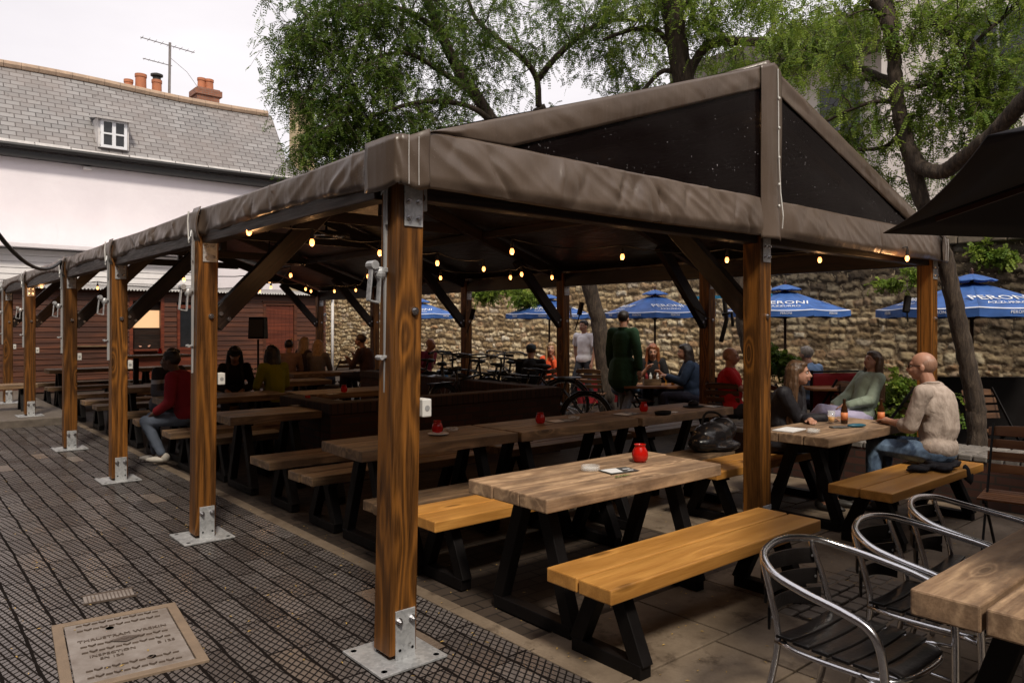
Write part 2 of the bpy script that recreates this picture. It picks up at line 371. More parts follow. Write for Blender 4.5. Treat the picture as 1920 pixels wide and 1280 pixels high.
# ================================================================ GROUND
def ground_mat():
    t = NT('ground_far'); v = t.coord(); n = t.noise(v, 1.3, 8, .6)
    c = t.ramp(n, [(.3, (.14, .115, .095)), (.7, (.25, .215, .18))])
    return t.done(c, .75, t.bump(t.noise(v, 30, 5), .3, .01))
g = MB(); g.add([(-400, -400, -.012), (400, -400, -.012), (400, 400, -.012), (-400, 400, -.012)], [(0, 1, 2, 3)])
setkind(g.build('ground', ground_mat()))
def paver_mat():
    t = NT('diamond_stable_pavers'); tc = t.N('TexCoord'); o = tc.outputs['Object']
    dn = t.N('TexNoise'); t.l.new(o, dn.inputs['Vector']); dn.inputs['Scale'].default_value = 1.7; dn.inputs['Detail'].default_value = 2
    vm = t.N('VectorMath', operation='MULTIPLY_ADD'); t.l.new(dn.outputs['Color'], vm.inputs[0]); vm.inputs[1].default_value = (.035, .035, 0); t.l.new(o, vm.inputs[2])
    v = vm.outputs[0]; sx = t.N('SeparateXYZ'); t.l.new(v, sx.inputs[0]); X, Y = sx.outputs[0], sx.outputs[1]
    Wd, Ln = .146, .44
    u = t.math('DIVIDE', X, Wd); row = t.math('FLOOR', u); fu = t.math('FRACT', u)
    wn_ = t.N('TexWhiteNoise'); wn_.noise_dimensions = '1D'; t.l.new(row, wn_.inputs['W'])
    yv = t.math('ADD', t.math('DIVIDE', Y, Ln), wn_.outputs['Value']); col = t.math('FLOOR', yv); fy = t.math('FRACT', yv)
    du = t.math('MINIMUM', fu, t.math('SUBTRACT', 1.0, fu)); dy = t.math('MULTIPLY', t.math('MINIMUM', fy, t.math('SUBTRACT', 1.0, fy)), Ln/Wd)
    jw = t.math('MULTIPLY_ADD', t.noise(o, 9, 4, .7), .085, .0)
    joint = t.math('LESS_THAN', t.math('SUBTRACT', du, jw), .012); jy = t.math('LESS_THAN', dy, t.math('MULTIPLY_ADD', t.noise(o, 11, 3), .09, 0.0))
    jm = t.math('MAXIMUM', joint, jy)
    cid = t.N('CombineXYZ'); t.l.new(row, cid.inputs[0]); t.l.new(col, cid.inputs[1]); wb = t.N('TexWhiteNoise'); wb.noise_dimensions = '2D'; t.l.new(cid.outputs[0], wb.inputs['Vector'])
    def lines(ang, pitch):
        a = R(ang); s_ = t.math('ADD', t.math('MULTIPLY', X, math.cos(a)/pitch), t.math('MULTIPLY', Y, -math.sin(a)/pitch))
        f = t.math('FRACT', s_); return t.math('MINIMUM', f, t.math('SUBTRACT', 1.0, f))
    # directions measured from +Y clockwise
    g1 = lines(-10, .037); g2 = lines(50, .037)
    gd = t.math('MINIMUM', g1, g2); gm = t.ramp(gd, [(.05, 1.0), (.15, 0.0)])
    smooth_b = t.math('GREATER_THAN', wb.outputs['Value'], .985)
    gm = t.math('MULTIPLY', gm, t.math('SUBTRACT', 1.0, smooth_b))
    big = t.noise(o, .7, 6, .65)
    cc = t.ramp(wb.outputs['Value'], [(0, (.085, .073, .069)), (.5, (.128, .112, .106)), (.95, (.175, .155, .147)), (1.0, (.17, .13, .10))])
    cc = t.mix(t.ramp(big, [(.4, 0.0), (.68, .5)]), cc, (.060, .046, .040))
    cc = t.mix(t.ramp(t.noise(o, 26, 5, .7), [(.5, 0.0), (.72, .6)]), cc, (.05, .038, .032))
    dk = t.math('MAXIMUM', gm, jm); cc = t.mix(t.math('MULTIPLY', dk, .96), cc, (.006, .0045, .004))
    bl = t.noise(o, 2.1, 6, .7); cc = t.mix(t.ramp(bl, [(.72, 0.0), (.78, .45)]), cc, (.30, .20, .12))
    h = t.math('SUBTRACT', 1.0, dk)
    rr = t.mix(dk, t.ramp(t.noise(o, 1.9, 5, .6), [(.35, .20), (.7, .40)]), .85)
    nb = t.bump(h, .85, .008); nb = t.bump(t.noise(o, 40, 4), .2, .003, nb)
    return t.done(cc, rr, nb, Specular_IOR_Level=t.math('MULTIPLY_ADD', dk, -.78, .8))
def sheet(name, pts, z, mat):
    m = MB(); m.add([(x, y, z) for x, y in pts], [tuple(range(len(pts)))]); return setkind(m.build(name, mat))
sheet('paved_lane', [(-14, -9), (.47, -9), (.60, -1.5), (.60, 16.8), (-14, 16.8)], -.004, paver_mat())
def terrace_mat():
    t = NT('terrace_block_paving'); v = t.coord(rot=(0, 0, 0)); 
    br = t.N('TexBrick'); t.l.new(v, br.inputs['Vector']); br.offset = .5
    for k, x in (('Scale', 1.0), ('Mortar Size', .007), ('Mortar Smooth', .2), ('Brick Width', .21), ('Row Height', .105), ('Bias', 0)): br.inputs[k].default_value = x
    br.inputs['Color1'].default_value = (.032, .023, .017, 1); br.inputs['Color2'].default_value = (.058, .042, .031, 1); br.inputs['Mortar'].default_value = (.008, .006, .005, 1)
    n = t.noise(t.coord(), 1.1, 7, .65); c = t.mix(t.ramp(n, [(.4, 0.0), (.7, .6)]), br.outputs['Color'], (.05, .038, .03))
    return t.done(c, .7, t.bump(br.outputs['Fac'], -.5, .006), Specular_IOR_Level=.25)
sheet('paved_terrace', [(.47, -9), (13, -9), (13, 30), (.60, 30), (.60, -1.5)], -.008, terrace_mat())
def flag_mat():
    t = NT('stone_flags'); v = t.coord()
    n = t.noise(v, 2.3, 9, .68); c = t.ramp(n, [(.3, (.10, .073, .050)), (.55, (.18, .138, .098)), (.8, (.26, .205, .15))])
    st = t.noise(v, 1.4, 8, .75); c = t.mix(t.ramp(st, [(.54, 0.0), (.62, .85)]), c, (.04, .026, .017))
    f = t.noise(v, 60, 5, .7); c = t.mix(t.ramp(f, [(.45, 0.0), (.75, .4)]), c, (.1, .075, .055))
    return t.done(c, .62, t.bump(n, .4, .01), Specular_IOR_Level=.3)
def flags():
    m = MB(); rnd = random.Random(3); y = -5.2
    while y < 2.6:
        w = rnd.choice([.44, .55, .62]); x = .56+.05*rnd.random() if y < -.62 else 2.75
        if y > -.75: x = 2.75
        while x < 5.4:
            L = rnd.choice([.6, .75, .9]); x2 = min(x+L, 5.5)
            if not (2.0 < (x+x2)/2 < 3.0 and -1.55 < y+w/2 < -.78) and y > -6:
                dz = rnd.uniform(-.0015, .0015)
                m.b2((x+.006, y+.006, -.05), (x2-.006, y+w-.006, .004+dz))
            x = x2
        y += w
    return m
setkind(flags().build('stone_flags', flag_mat(), bevel=.004))
def sett_mat():
    return plain('granite_setts', (.11, .09, .072), .6, nscale=14, var=.4, bumpy=.4)
m = MB(); rnd = random.Random(5)
for i in range(9):
    for j in range(8):
        x = 1.98+i*.118+(.05 if j % 2 else 0); y = -1.55+j*.098
        m.box((x+rnd.uniform(-.006, .006), y+rnd.uniform(-.005, .005), .0), (.098+rnd.uniform(-.01, .008), .08, .022), Matrix.Rotation(rnd.uniform(-.06, .06), 3, 'Z'))
setkind(m.build('granite_setts', sett_mat(), bevel=.008))
# narrow stone edging strip between lane and terrace
m = MB(); rnd = random.Random(6); y = -4.6
while y < 16:
    L = rnd.uniform(.5, .9); f_ = .47+.0 if y < -1.5 else .6
    xx = (.47+(y+9)/7.5*.13) if y < -1.5 else .6
    m.b2((xx-.05, y+.006, -.05), (xx+.04, y+L-.006, .003)); y += L
setkind(m.build('edging_strip', M['stoneblock'] and flag_mat(), bevel=.004))
# fallen yellow leaflets
V = []; Q = []; k = 0
def leaflitter(n, fn, size):
    global V, Q
    for _ in range(n):
        x, y = fn(); a = random.uniform(0, 6.28); s_ = size*random.uniform(.6, 1.4); b = len(V); z = random.uniform(.006, .010)
        ca, sa = math.cos(a), math.sin(a)
        for u, w, dz in ((-s_, 0, 0), (0, -s_*.35, .003), (s_, 0, .002), (0, s_*.35, .004)): V.append((x+u*ca-w*sa, y+u*sa+w*ca, z+dz))
        Q.append((b, b+1, b+2, b+3))
leaflitter(750, lambda: (random.uniform(-4, .6), random.uniform(-2.6, 9)), .010)
leaflitter(900, lambda: (random.uniform(.5, 5.2), random.uniform(-3.2, 2.5)), .009)
o = np_mesh('fallen_leaves', V, Q, [plain('yellow_leaf', (.42, .27, .07), .7, var=.5, nscale=2)])
tag(o, 'tiny yellow fallen leaflets scattered over the paving', 'leaves', kind='stuff')
# ---------------------------------------------------------------- manhole covers
def text_mesh(mb, s, size, M4, ext=.002, mi=0, align='CENTER'):
    cu = bpy.data.curves.new('t', 'FONT'); cu.body = s; cu.size = size; cu.align_x = align; cu.align_y = 'CENTER'; cu.extrude = ext; cu.resolution_u = 2
    ob = bpy.data.objects.new('t', cu); COL.objects.link(ob); dg = bpy.context.evaluated_depsgraph_get()
    me = bpy.data.meshes.new_from_object(ob.evaluated_get(dg)); bpy.data.objects.remove(ob); bpy.data.curves.remove(cu)
    mb.add([M4 @ v.co for v in me.vertices], [tuple(p.vertices) for p in me.polygons], mi); bpy.data.meshes.remove(me)
def iron(name, a, b): 
    t = NT(name); v = t.coord(); n = t.noise(v, 5, 8, .7)
    return t.done(t.ramp(n, [(.3, a), (.7, b)]), .5, t.bump(t.noise(v, 90, 3), .3, .002), Metallic=.2)
M['castiron'] = iron('worn_cast_iron', (.17, .135, .11), (.34, .305, .28))
c0, c1, c2, c3 = GP(112, 1178), GP(318, 1138), GP(362, 1228), GP(130, 1290)
e1 = (c1-c0); e2 = (c2-c1); ang = math.atan2(e1.y, e1.x); Lx, Ly = e1.length*1.06, .86
ctr = (c0+c1)/2; nrm = Vector((math.sin(ang), -math.cos(ang), 0)); ctr = ctr+nrm*(Ly/2-.03)
mh = empty('manhole_cover', (ctr.x, ctr.y, 0), ang, 'large rectangular cast iron cover with raised chevrons and lettering in the lane', 'manhole cover')
h = MB(); w2, h2 = Lx/2-.03, Ly/2-.03
for a, b in (((-w2-.05, -h2-.05), (w2+.05, -h2)), ((-w2-.05, h2), (w2+.05, h2+.05)), ((-w2-.05, -h2), (-w2, h2)), ((w2, -h2), (w2+.05, h2))): h.b2((*a, -.01), (*b, .009))
h.build('concrete_surround', plain('sandy_concrete', (.20, .145, .10), .8, var=.2, nscale=12, bumpy=.4), mh, bevel=.003)
h = MB(); h.b2((-w2+.006, -h2+.006, -.01), (w2-.006, h2-.006, .006)); 
h.build('cover_plate', M['castiron'], mh, bevel=.002)
h = MB()
for i in range(11):
    for j in range(10):
        x = -w2+.07+i*(2*w2-.14)/10; y = -h2+.05+j*(2*h2-.1)/9
        if abs(x) < .24 and .06 < abs(y) < .20: continue
        if i % 2:
            h.bar((x-.016, y+.012, .008), (x, y-.006, .008), .006, .010); h.bar((x, y-.006, .0082), (x+.016, y+.012, .0082), .006, .010)
        else: h.bar((x-.014, y, .008), (x+.014, y, .008), .006, .010)
for s_, sz, px, py in (('THRUSTRAM WREKIN', .042, 0, .12), ('WREKIN', .05, -.0, -.0), ('INSPECTION', .036, -.07, -.1), ('EN 124', .034, -.08, -.15), ('B 125', .036, .17, -.1), ('TOP', .05, -.30, -.08)):
    if s_ in ('WREKIN', 'TOP'): continue
    text_mesh(h, s_, sz, Matrix.Translation((px, py, .008)), .003)
h.add([(-.08, .05, .011), (.0, .0, .011), (.08, .05, .011), (.0, .08, .011)], [(0, 1, 2, 3)])
h.build('relief', M['textcast'], mh)
h = MB()
for x, y in ((-.05, .24), (.08, -.26)): h.lathe([(.0, .0095), (.02, .0095)], (x, y, 0), 14)
h.build('lifting_hole', M['soot'], mh)
p = GP(204, 1118); mh2 = empty('stop_tap_cover', (p.x, p.y, 0), ang, 'small rectangular metal tap cover set in the lane beyond the large cover', 'tap cover')
h = MB(); h.b2((-.13, -.07, -.01), (.13, .07, .005)); h.build('cover_plate', M['castiron'], mh2, bevel=.002)
h = MB()
for i in range(12): h.box((-.11+i*.02, 0, .007), (.006, .12, .004), Matrix.Rotation(.0, 3, 'Z'))
h.b2((-.14, -.08, .0), (.14, -.07, .010)); h.b2((-.14, .07, .0), (.14, .08, .010))
h.build('ribs', M['textcast'], mh2)

# ================================================================ HOUSE BEHIND (white wall, slate roof)
HY = 22.0
house = empty('white_house', (0, HY, 0), 0, 'long white rendered house with steep slate roof, orange chimney pots and a tiny dormer', 'house')
MB().b2((-22, 0, 0), (9.0, 8, 6.62)).build('wall', M['render'], house)
def roofpt(x, k): # k 0 eave -> 1 ridge
    return (x, -.25+k*1.95, 6.62+k*2.72+.05*math.sin(x*.7)*k)
m = MB(); m.grid(lambda u, v: roofpt(-22+31.2*u, v), 40, 6)
m.add([(-22, -.25, 6.62), (9.2, -.25, 6.62), (9.2, 1.7, 9.34), (9.2, 8, 6.7), (-22, 8, 6.7), (-22, 1.7, 9.34)], [(2, 3, 4, 5), (1, 3, 2)])
rf = uvproj(m.build('roof', M['slate'], house), lambda c: (c.x, c.z*1.25))
m = MB(); x = -22
while x < 9.0:
    m.tube([(x, 1.7, 9.38+.05*math.sin(x*.7)), (x+.44, 1.7, 9.38+.05*math.sin((x+.44)*.7))], .13, 8); x += .45
m.build('ridge_tiles', plain('ochre_ridge_tile', (.36, .26, .185), .85, nscale=6), rf)
m = MB(); m.tube([(-22, -.34, 6.55), (9.2, -.34, 6.66)], .075, 8); m.b2((-22, -.26, 6.34), (9.1, -.02, 6.52)); m.build('gutter', M['gutter'], house)
m = MB(); x = -22
rnd = random.Random(2)
while x < 8.8:
    L = rnd.uniform(.5, 1.6); 
    m.box((x+L/2, -.25, 6.70+rnd.uniform(-.01, .02)), (L*.97, .16, .10), Matrix.Rotation(R(-15), 3, 'X')); x += L
m.build('eave_flashing', M['leadwhite'], rf)
def dormer(x):
    d = empty('dormer', (x, 0, 7.0)); d.parent = rf
    m = MB(); m.b2((-.42, -.1, .0), (.42, .9, .92)); m.build('dormer_cheek', M['leadwhite'], rf, loc=(x, 0, 6.95)); bpy.data.objects.remove(d)
    m = MB(); m.b2((-.33, -.12, .06), (.33, -.105, .80)); m.build('window_pane', M['pane'], rf, loc=(x, 0, 6.95))
    m = MB()
    for a, b in (((-.36, .02), (-.28, .84)), ((.28, .02), (.36, .84)), ((-.05, .02), (.05, .84)), ((-.36, .0), (.36, .08)), ((-.36, .78), (.36, .86)), ((-.36, .40), (.36, .45))):
        m.b2((a[0], -.16-.004*(abs(a[0]*10+a[1]*3) % 1), a[1]), (b[0], -.1, b[1]))
    m.build('window_frame', M['textwhite'], rf, loc=(x, 0, 6.95))
    m = MB(); m.box((0, .2, .96), (1.0, 1.0, .06), Matrix.Rotation(R(12), 3, 'X')); m.build('dormer_roof', M['leadwhite'], rf, loc=(x, 0, 6.95))
q = IMG(213, 260, 1); rr_ = (213-960)/F; t_ = (HY-.1-CY)/(math.cos(YAW)-rr_*math.sin(YAW)); dormer(IMG(213, 260, t_).x)
def atY(px, py, y):
    r_ = (px-960)/F; D = (y-CY)/(math.cos(YAW)-r_*math.sin(YAW)); return IMG(px, py, D)
def pot(px, pyt, w, name='chimney_pot'):
    b = atY(px, pyt, HY+2.6); r_ = w/2/F*((b-Vector((CX, CY, CZ))).length)*.93; h = b.z-8.6
    m = MB(); m.lathe([(r_*1.05, 0), (r_, h*.3), (r_*.92, h-.12), (r_*1.02, h-.1), (r_*1.02, h), (r_*.75, h), (r_*.72, h-.3)], (b.x, 2.6, 8.6), 16)
    o = m.build(name, M['pot'], house, smooth=False, auto=True); return b, r_, h
pot(241, 150, 15); pot(264, 140, 19); b, r_, h = pot(294, 151, 17)
m = MB(); m.lathe([(r_*1.2, 0), (r_*1.2, .06), (.03, .12)], (b.x, 2.6, b.z+.14), 14); m.tube([(b.x-.1, 2.6, b.z-.05), (b.x-.1, 2.6, b.z+.16)], .015, 5); m.tube([(b.x+.1, 2.6, b.z-.05), (b.x+.1, 2.6, b.z+.16)], .015, 5); m.lathe([(r_*.8, -.1), (r_*.8, .08)], (b.x, 2.6, b.z), 12)
m.build('cowl', M['soot'], house)
# brick stack
b = atY(387, 172, HY+3.2); sc_ = (b-Vector((CX, CY, CZ))).length/F
m = MB(); m.b2((b.x-19*sc_, 2.9, 8.0), (b.x+17*sc_, 3.6, b.z-.22)); m.b2((b.x-22*sc_, 2.85, b.z-.22), (b.x+21*sc_, 3.65, b.z)); m.b2((b.x-19*sc_, 2.9, b.z), (b.x+18*sc_, 3.6, b.z+.05))
uvproj(m.build('chimney_stack', M['chimbrick'], house, bevel=.01))
for dx, w in ((-8, 6.5), (4, 7.5)):
    m = MB(); r_ = w*sc_; m.lathe([(r_, 0), (r_*.92, .30), (r_*1.05, .31), (r_*1.05, .40), (r_*.8, .40), (r_*.75, .2)], (b.x+dx*sc_, 3.2, b.z+.05), 14); m.build('chimney_pot', M['pot'], house, auto=True)
# antenna
b = atY(317, 80, HY+2.6); ant = empty('rooftop_aerial', (b.x, HY+2.6, 9), 0, 'thin television aerial on a tall mast behind the slate roof', 'aerial'); H = b.z-9
m = MB(); m.tube([(0, 0, 0), (.03, 0, H)], .045, 6); m.build('mast', M['galvlight'], ant)
m = MB(); m.tube([(-1.0, -.3, H-.15), (.95, .3, H-.05)], .015, 5); m.tube([(-.85, 0, H-.75), (.1, 0, H-.8)], .014, 5)
for k in range(9): 
    x = -.95+k*.23; m.tube([(x, -.3+k*.07-.18, H-.15+k*.012), (x, -.3+k*.07+.18, H-.15+k*.012)], .008, 4)
for k in range(5): m.tube([(-.8+k*.15, -.12, H-.76), (-.8+k*.15, .12, H-.76)], .007, 4)
m.build('antenna_elements', M['galvlight'], ant)
m = MB(); m.tube([(0, 0, H-.5), (.6, 0, H-.9), (1.0, 0, H-1.4)], .008, 4); m.build('stay_wire', M['galvlight'], ant)
# small wall brackets
for i, (px, py, lb) in enumerate(((162, 316, 'small floodlight fixed high on the white house wall below the dormer'), (454, 344, 'small wall light high on the white house near the canopy'))):
    b = atY(px, py, HY); m = MB(); m.b2((-.11, -.16, -.05), (.11, 0, .03)); m.tube([(-.05, -.02, -.03), (-.05, -.02, .12)], .012, 5)
    tag(m.build('wall_lamp', M['leadwhite'], None, loc=(b.x, HY-.002, b.z), bevel=.01), lb, 'lamp')
# neighbouring roof and chimney at right of the house
nb = empty('neighbour_house', (9.6, 27, 0), 0, 'grey slated neighbour house with cream stone chimney behind the tree', 'house')
MB().b2((0, 0, 0), (9, 7, 6.3)).build('wall', M['stoneblock'], nb)
m = MB(); m.add([(-.3, -.3, 6.3), (9.3, -.3, 6.3), (9.3, 3.2, 9.3), (-.3, 3.2, 9.3), (9.3, 7, 6.3), (-.3, 7, 6.3)], [(0, 1, 2, 3), (3, 2, 4, 5), (0, 3, 5), (1, 4, 2)])
uvproj(m.build('roof', M['slate'], nb), lambda c: (c.x, c.z*1.3))
b = atY(568, 190, 30); m = MB(); m.b2((b.x-9.6-.45, 2.7, 8), (b.x-9.6+.45, 3.5, b.z)); m.b2((b.x-9.6-.52, 2.62, b.z), (b.x-9.6+.52, 3.58, b.z+.12)); m.build('chimney_stack', M['stoneblock'], nb, bevel=.01)
# low white boarded outbuilding seen over the shed roof
lt = empty('white_outbuilding', (0, 20.6, 0), 0, 'low white boarded outbuilding behind the wooden shed', 'outbuilding')
m = MB(); 
for k in range(22): m.box((1.5, 0, .1+k*.165), (9, .03, .158), Matrix.Rotation(R(-6), 3, 'X'))
m.b2((-3, .03, 0), (6, 1.2, 3.66)); m.build('wall', plain('white_boards', (.72, .70, .70), .7, var=.06), lt)
MB().b2((-3.2, -.35, 3.68), (6.2, 1.3, 3.80)).build('flat_roof', M['render'], lt, bevel=.01)

# ================================================================ WOODEN SHED (bar hut)
SY = 17.6
shed = empty('wooden_bar_hut', (0, SY, 0), 0, 'long orange boarded bar hut with corrugated roof edge at the far end', 'hut')
M['board'] = wood('orange_cladding', (.040, .011, .005), (.14, .040, .013), rings=10, rough=.55, fib=.6, knots=False)
M['doorwood'] = wood('red_brown_door_wood', (.09, .018, .008), (.20, .045, .018), rings=10, rough=.5, knots=False)
holes = [(6.45, 7.42, 2.25), (3.0, 3.75, 2.3), (4.1, 5.15, 2.2)]
m = MB()
for k in range(19):
    z = .09+k*.13
    segs = []; xs = -4.0
    for a, b_, hh in sorted(holes):
        if z < hh: segs.append((xs, a)); xs = b_
    segs.append((xs, 8.35))
    for a, b_ in segs:
        if b_-a > .02: m.box(((a+b_)/2, 0, z), (b_-a, .022, .136), Matrix.Rotation(R(-7), 3, 'X'))
m.build('cladding', M['board'], shed)
MB().b2((-4, .12, 0), (8.35, 2.6, 2.42)).build('inner_wall', M['frame'], shed)
m = MB(); m.b2((-4.1, .015, 2.42), (8.4, .09, 2.50)); m.build('fascia', M['frame'], shed)
m = MB()
def corr(u, v): 
    x = -4.2+12.7*u; return (x, -.22+2.9*v, 2.50+.018*math.sin(x*2*math.pi/.076)+.25*v)
m.grid(corr, 1300, 1); m.build('corrugated_roof', plain('grey_corrugated_sheet', (.30, .29, .28), .45, metal=.3), shed, smooth=True, solid=.004)
m = MB(); 
for k in range(7): m.b2((6.52+k*.117, .0, .02), (6.52+k*.117+.113, .04, 2.18))
dr = m.build('door', M['doorwood'], shed, bevel=.003)
m = MB(); m.tube([(7.27, -.05, .95), (7.27, -.05, 1.25)], .013, 6); m.b2((7.255, -.05, .96), (7.285, 0, .98)); m.b2((7.255, -.05, 1.22), (7.285, 0, 1.24)); m.build('handle', plain('brass', (.5, .3, .08), .3, 1), dr)
m = MB(); m.b2((6.43, -.03, 0), (6.51, .05, 2.27)); m.b2((7.345, -.03, 0), (7.43, .05, 2.27)); m.b2((6.513, -.03, 2.19), (7.342, .05, 2.27)); m.b2((6.40, -.05, 2.275), (7.46, .05, 2.31)); m.build('door_frame', M['board'], shed)
for x0, x1 in ((4.12, 4.62), (4.64, 5.13)):
    m = MB(); m.b2((x0, .0, .95), (x0+.07, .05, 2.15)); m.b2((x1-.07, .0, .95), (x1, .05, 2.15)); m.b2((x0+.072, .0, 2.06), (x1-.072, .05, 2.15)); m.b2((x0+.072, .0, .95), (x1-.072, .05, 1.04))
    w = m.build('window', M['doorwood'], shed); m = MB(); m.b2((x0+.07, .02, 1.04), (x1-.07, .03, 2.06)); m.build('pane', M['pane'], w)
m = MB(); m.b2((4.1, .0, 0), (5.15, .04, .94)); m.build('panel', M['doorwood'], shed)
# serving hatch with lit shelf inside
m = MB(); m.b2((2.96, -.02, 0), (3.04, .06, 2.34)); m.b2((3.71, -.02, 0), (3.79, .06, 2.34)); m.b2((3.043, -.02, 2.26), (3.707, .06, 2.34)); m.b2((3.043, -.22, .96), (3.707, .1, 1.0)); hf = m.build('serving_hatch', M['doorwood'], shed)
MB().b2((3.04, .0, 0), (3.71, .04, .955)).build('panel', M['doorwood'], hf)
m = MB(); m.b2((3.05, .10, 1.55), (3.70, .115, 2.0)); m.build('lit_shelf', emit('lit_bar_back', (1, .45, .15), .3), hf)
m = MB(); m.tube([(8.55, -.05, 0), (8.55, -.05, 2.5)], .045, 8); m.build('downpipe', M['leadwhite'], shed, smooth=True)
# ================================================================ STONE WALL
def stone_wall():
    X0, Y0, Y1, H = 12.0, -8.0, 37.0, 3.0; st = .034
    ny, nz = int((Y1-Y0)/st), int(H/st); ys = np.linspace(Y0, Y1, ny+1); zs = np.linspace(0, H, nz+1)
    rng = np.random.default_rng(11)
    rows = []; z = 0
    while z < H: h = rng.uniform(.085, .20); rows.append((z, h)); z += h
    dep = np.zeros((nz+1, ny+1)); rid = np.zeros_like(dep); mor = np.zeros_like(dep)
    YY, ZZ = np.meshgrid(ys, zs)
    def sm(a, b, sc, amp):
        return amp*(np.sin(a*sc+1.3*np.sin(b*sc*.7))*np.cos(b*sc*1.1+1.7*np.sin(a*sc*.6)))
    Yw = YY+sm(YY, ZZ, 4, .045)+sm(YY, ZZ, 17, .022); Zw = ZZ+sm(ZZ, YY, 2.3, .06)+sm(ZZ, YY, 11, .022)
    for z0, h in rows:
        y = Y0-rng.uniform(0, .4); edges = [y]
        while y < Y1+.6: y += rng.uniform(.10, .42)*(.6+h*3); edges.append(y)
        edges = np.array(edges); vals = rng.random(len(edges)); dd = rng.normal(0, 1, len(edges)); hs = rng.uniform(.75, 1.0, len(edges))
        msk = (Zw >= z0) & (Zw < z0+h); yy = Yw[msk]; zz = Zw[msk]
        ix = np.clip(np.searchsorted(edges, yy)-1, 0, len(edges)-2); a = edges[ix]; b = edges[ix+1]; w = b-a
        u = np.abs((yy-(a+b)/2))/(w/2); v = np.abs(zz-(z0+h/2))/(h/2*hs[ix])
        e = (u**5+v**5)**.2+.05*rng.standard_normal(u.shape); m_ = np.clip((e-.78)/.14, 0, 1)
        dep[msk] = (1-m_)*(.010+.010*dd[ix])-m_*.018+.004*(1-np.clip(e, 0, 1)**2); rid[msk] = vals[ix]; mor[msk] = m_
    dep += .009*RNG.standard_normal(dep.shape)
    V = np.stack([X0-dep, YY, ZZ], -1).reshape(-1, 3)
    i = np.arange(nz)[:, None]*(ny+1)+np.arange(ny)[None, :]
    Q = np.stack([i, i+ny+1, i+ny+2, i+1], -1).reshape(-1, 4)
    t = NT('rubble_limestone'); at = t.N('Attribute', attribute_name='sid').outputs['Fac']; am = t.N('Attribute', attribute_name='mor').outputs['Fac']
    c = t.ramp(at, [(0, (.15, .10, .05)), (.2, (.46, .32, .16)), (.5, (.70, .54, .31)), (.72, (.88, .75, .50)), (.86, (.46, .26, .12)), (1, (.88, .80, .62))])
    v = t.coord(); n = t.noise(v, 7, 8, .72); c = t.mix(t.ramp(n, [(.45, 0.0), (.72, .6)]), c, (.22, .145, .075))
    c = t.mix(t.math('MULTIPLY', am, .9), c, (.25, .165, .085))
    # tree shade painted into the stone: darker along the top and near end
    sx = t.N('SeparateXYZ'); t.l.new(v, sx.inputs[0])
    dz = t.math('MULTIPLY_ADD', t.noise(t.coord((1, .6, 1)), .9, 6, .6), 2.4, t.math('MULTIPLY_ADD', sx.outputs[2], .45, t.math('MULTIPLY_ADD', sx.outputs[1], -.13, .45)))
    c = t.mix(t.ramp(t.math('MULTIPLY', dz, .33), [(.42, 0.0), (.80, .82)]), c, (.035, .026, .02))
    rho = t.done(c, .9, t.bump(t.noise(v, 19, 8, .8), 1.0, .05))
    root = empty('stone_wall', (0, 0, 0), 0, 'tall old rubble stone wall running along the back of the yard', 'wall')
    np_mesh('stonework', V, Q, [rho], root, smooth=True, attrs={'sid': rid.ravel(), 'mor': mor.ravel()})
    m = MB(); rnd = random.Random(8); y = Y0
    while y < Y1:
        L = rnd.uniform(.5, 1.1); m.b2((X0-.10, y, H-.02), (X0+.45, y+L-.015, H+.12+rnd.uniform(-.02, .02))); y += L
    m.build('coping', plain('mossy_coping', (.15, .12, .085), .9, nscale=4, var=.5), root, bevel=.02)
    MB().b2((X0+.02, Y0, 0), (X0+.4, Y1, H-.04)).build('core', M['stoneblock'], root)
stone_wall()
# ================================================================ MODERN BUILDING BEYOND THE WALL
bl = empty('modern_building', (22, 0, 0), 0, 'tall pale modern building with dark overhanging roof edges behind the trees', 'building')
M['palewall'] = plain('pale_render', (.62, .57, .53), .85, var=.08, nscale=1.5)
M['soffit'] = plain('dark_soffit', (.10, .085, .078), .7, var=.15)
MB().b2((0, -40, 0), (12, 7.2, 20)).build('wall', M['palewall'], bl)
MB().b2((1.2, 7.2, 0), (12, 14.5, 10.6)).build('wall', M['palewall'], bl)
MB().b2((2.4, 14.5, 0), (12, 24, 8.8)).build('wall', M['palewall'], bl)
MB().b2((-1.0, 7.22, 10.62), (12.1, 14.6, 11.3)).build('roof', M['soffit'], bl)
MB().b2((.6, 14.52, 8.82), (12.1, 24.3, 9.6)).build('roof', M['soffit'], bl)
for y0, z0, w_, h_, xo in ((8.4, 7.6, 1.4, 2.2, 1.2), (11.5, 7.6, 1.4, 2.2, 1.2), (8.4, 4.2, 1.4, 2.2, 1.2), (11.5, 4.2, 1.4, 2.2, 1.2), (16, 6.0, 1.4, 1.8, 2.4), (19.5, 6, 1.4, 1.8, 2.4), (3.2, 8, 1.6, 2.4, 0), (3.2, 13, 1.6, 2.4, 0), (-1.8, 8, 1.6, 2.4, 0), (-1.8, 13, 1.6, 2.4, 0)):
    m = MB(); m.b2((xo-.05, y0-.08, z0-.08), (xo-.003, y0+w_+.08, z0)); m.b2((xo-.05, y0-.08, z0+h_), (xo-.003, y0+w_+.08, z0+h_+.08)); m.b2((xo-.05, y0-.08, z0), (xo-.003, y0, z0+h_)); m.b2((xo-.05, y0+w_, z0), (xo-.003, y0+w_+.08, z0+h_)); m.b2((xo-.045, y0+w_/2-.03, z0), (xo-.004, y0+w_/2+.03, z0+h_))
    w = m.build('window', M['greyplastic'], bl); MB().b2((xo-.02, y0, z0), (xo-.006, y0+w_, z0+h_)).build('pane', M['pane'], w)
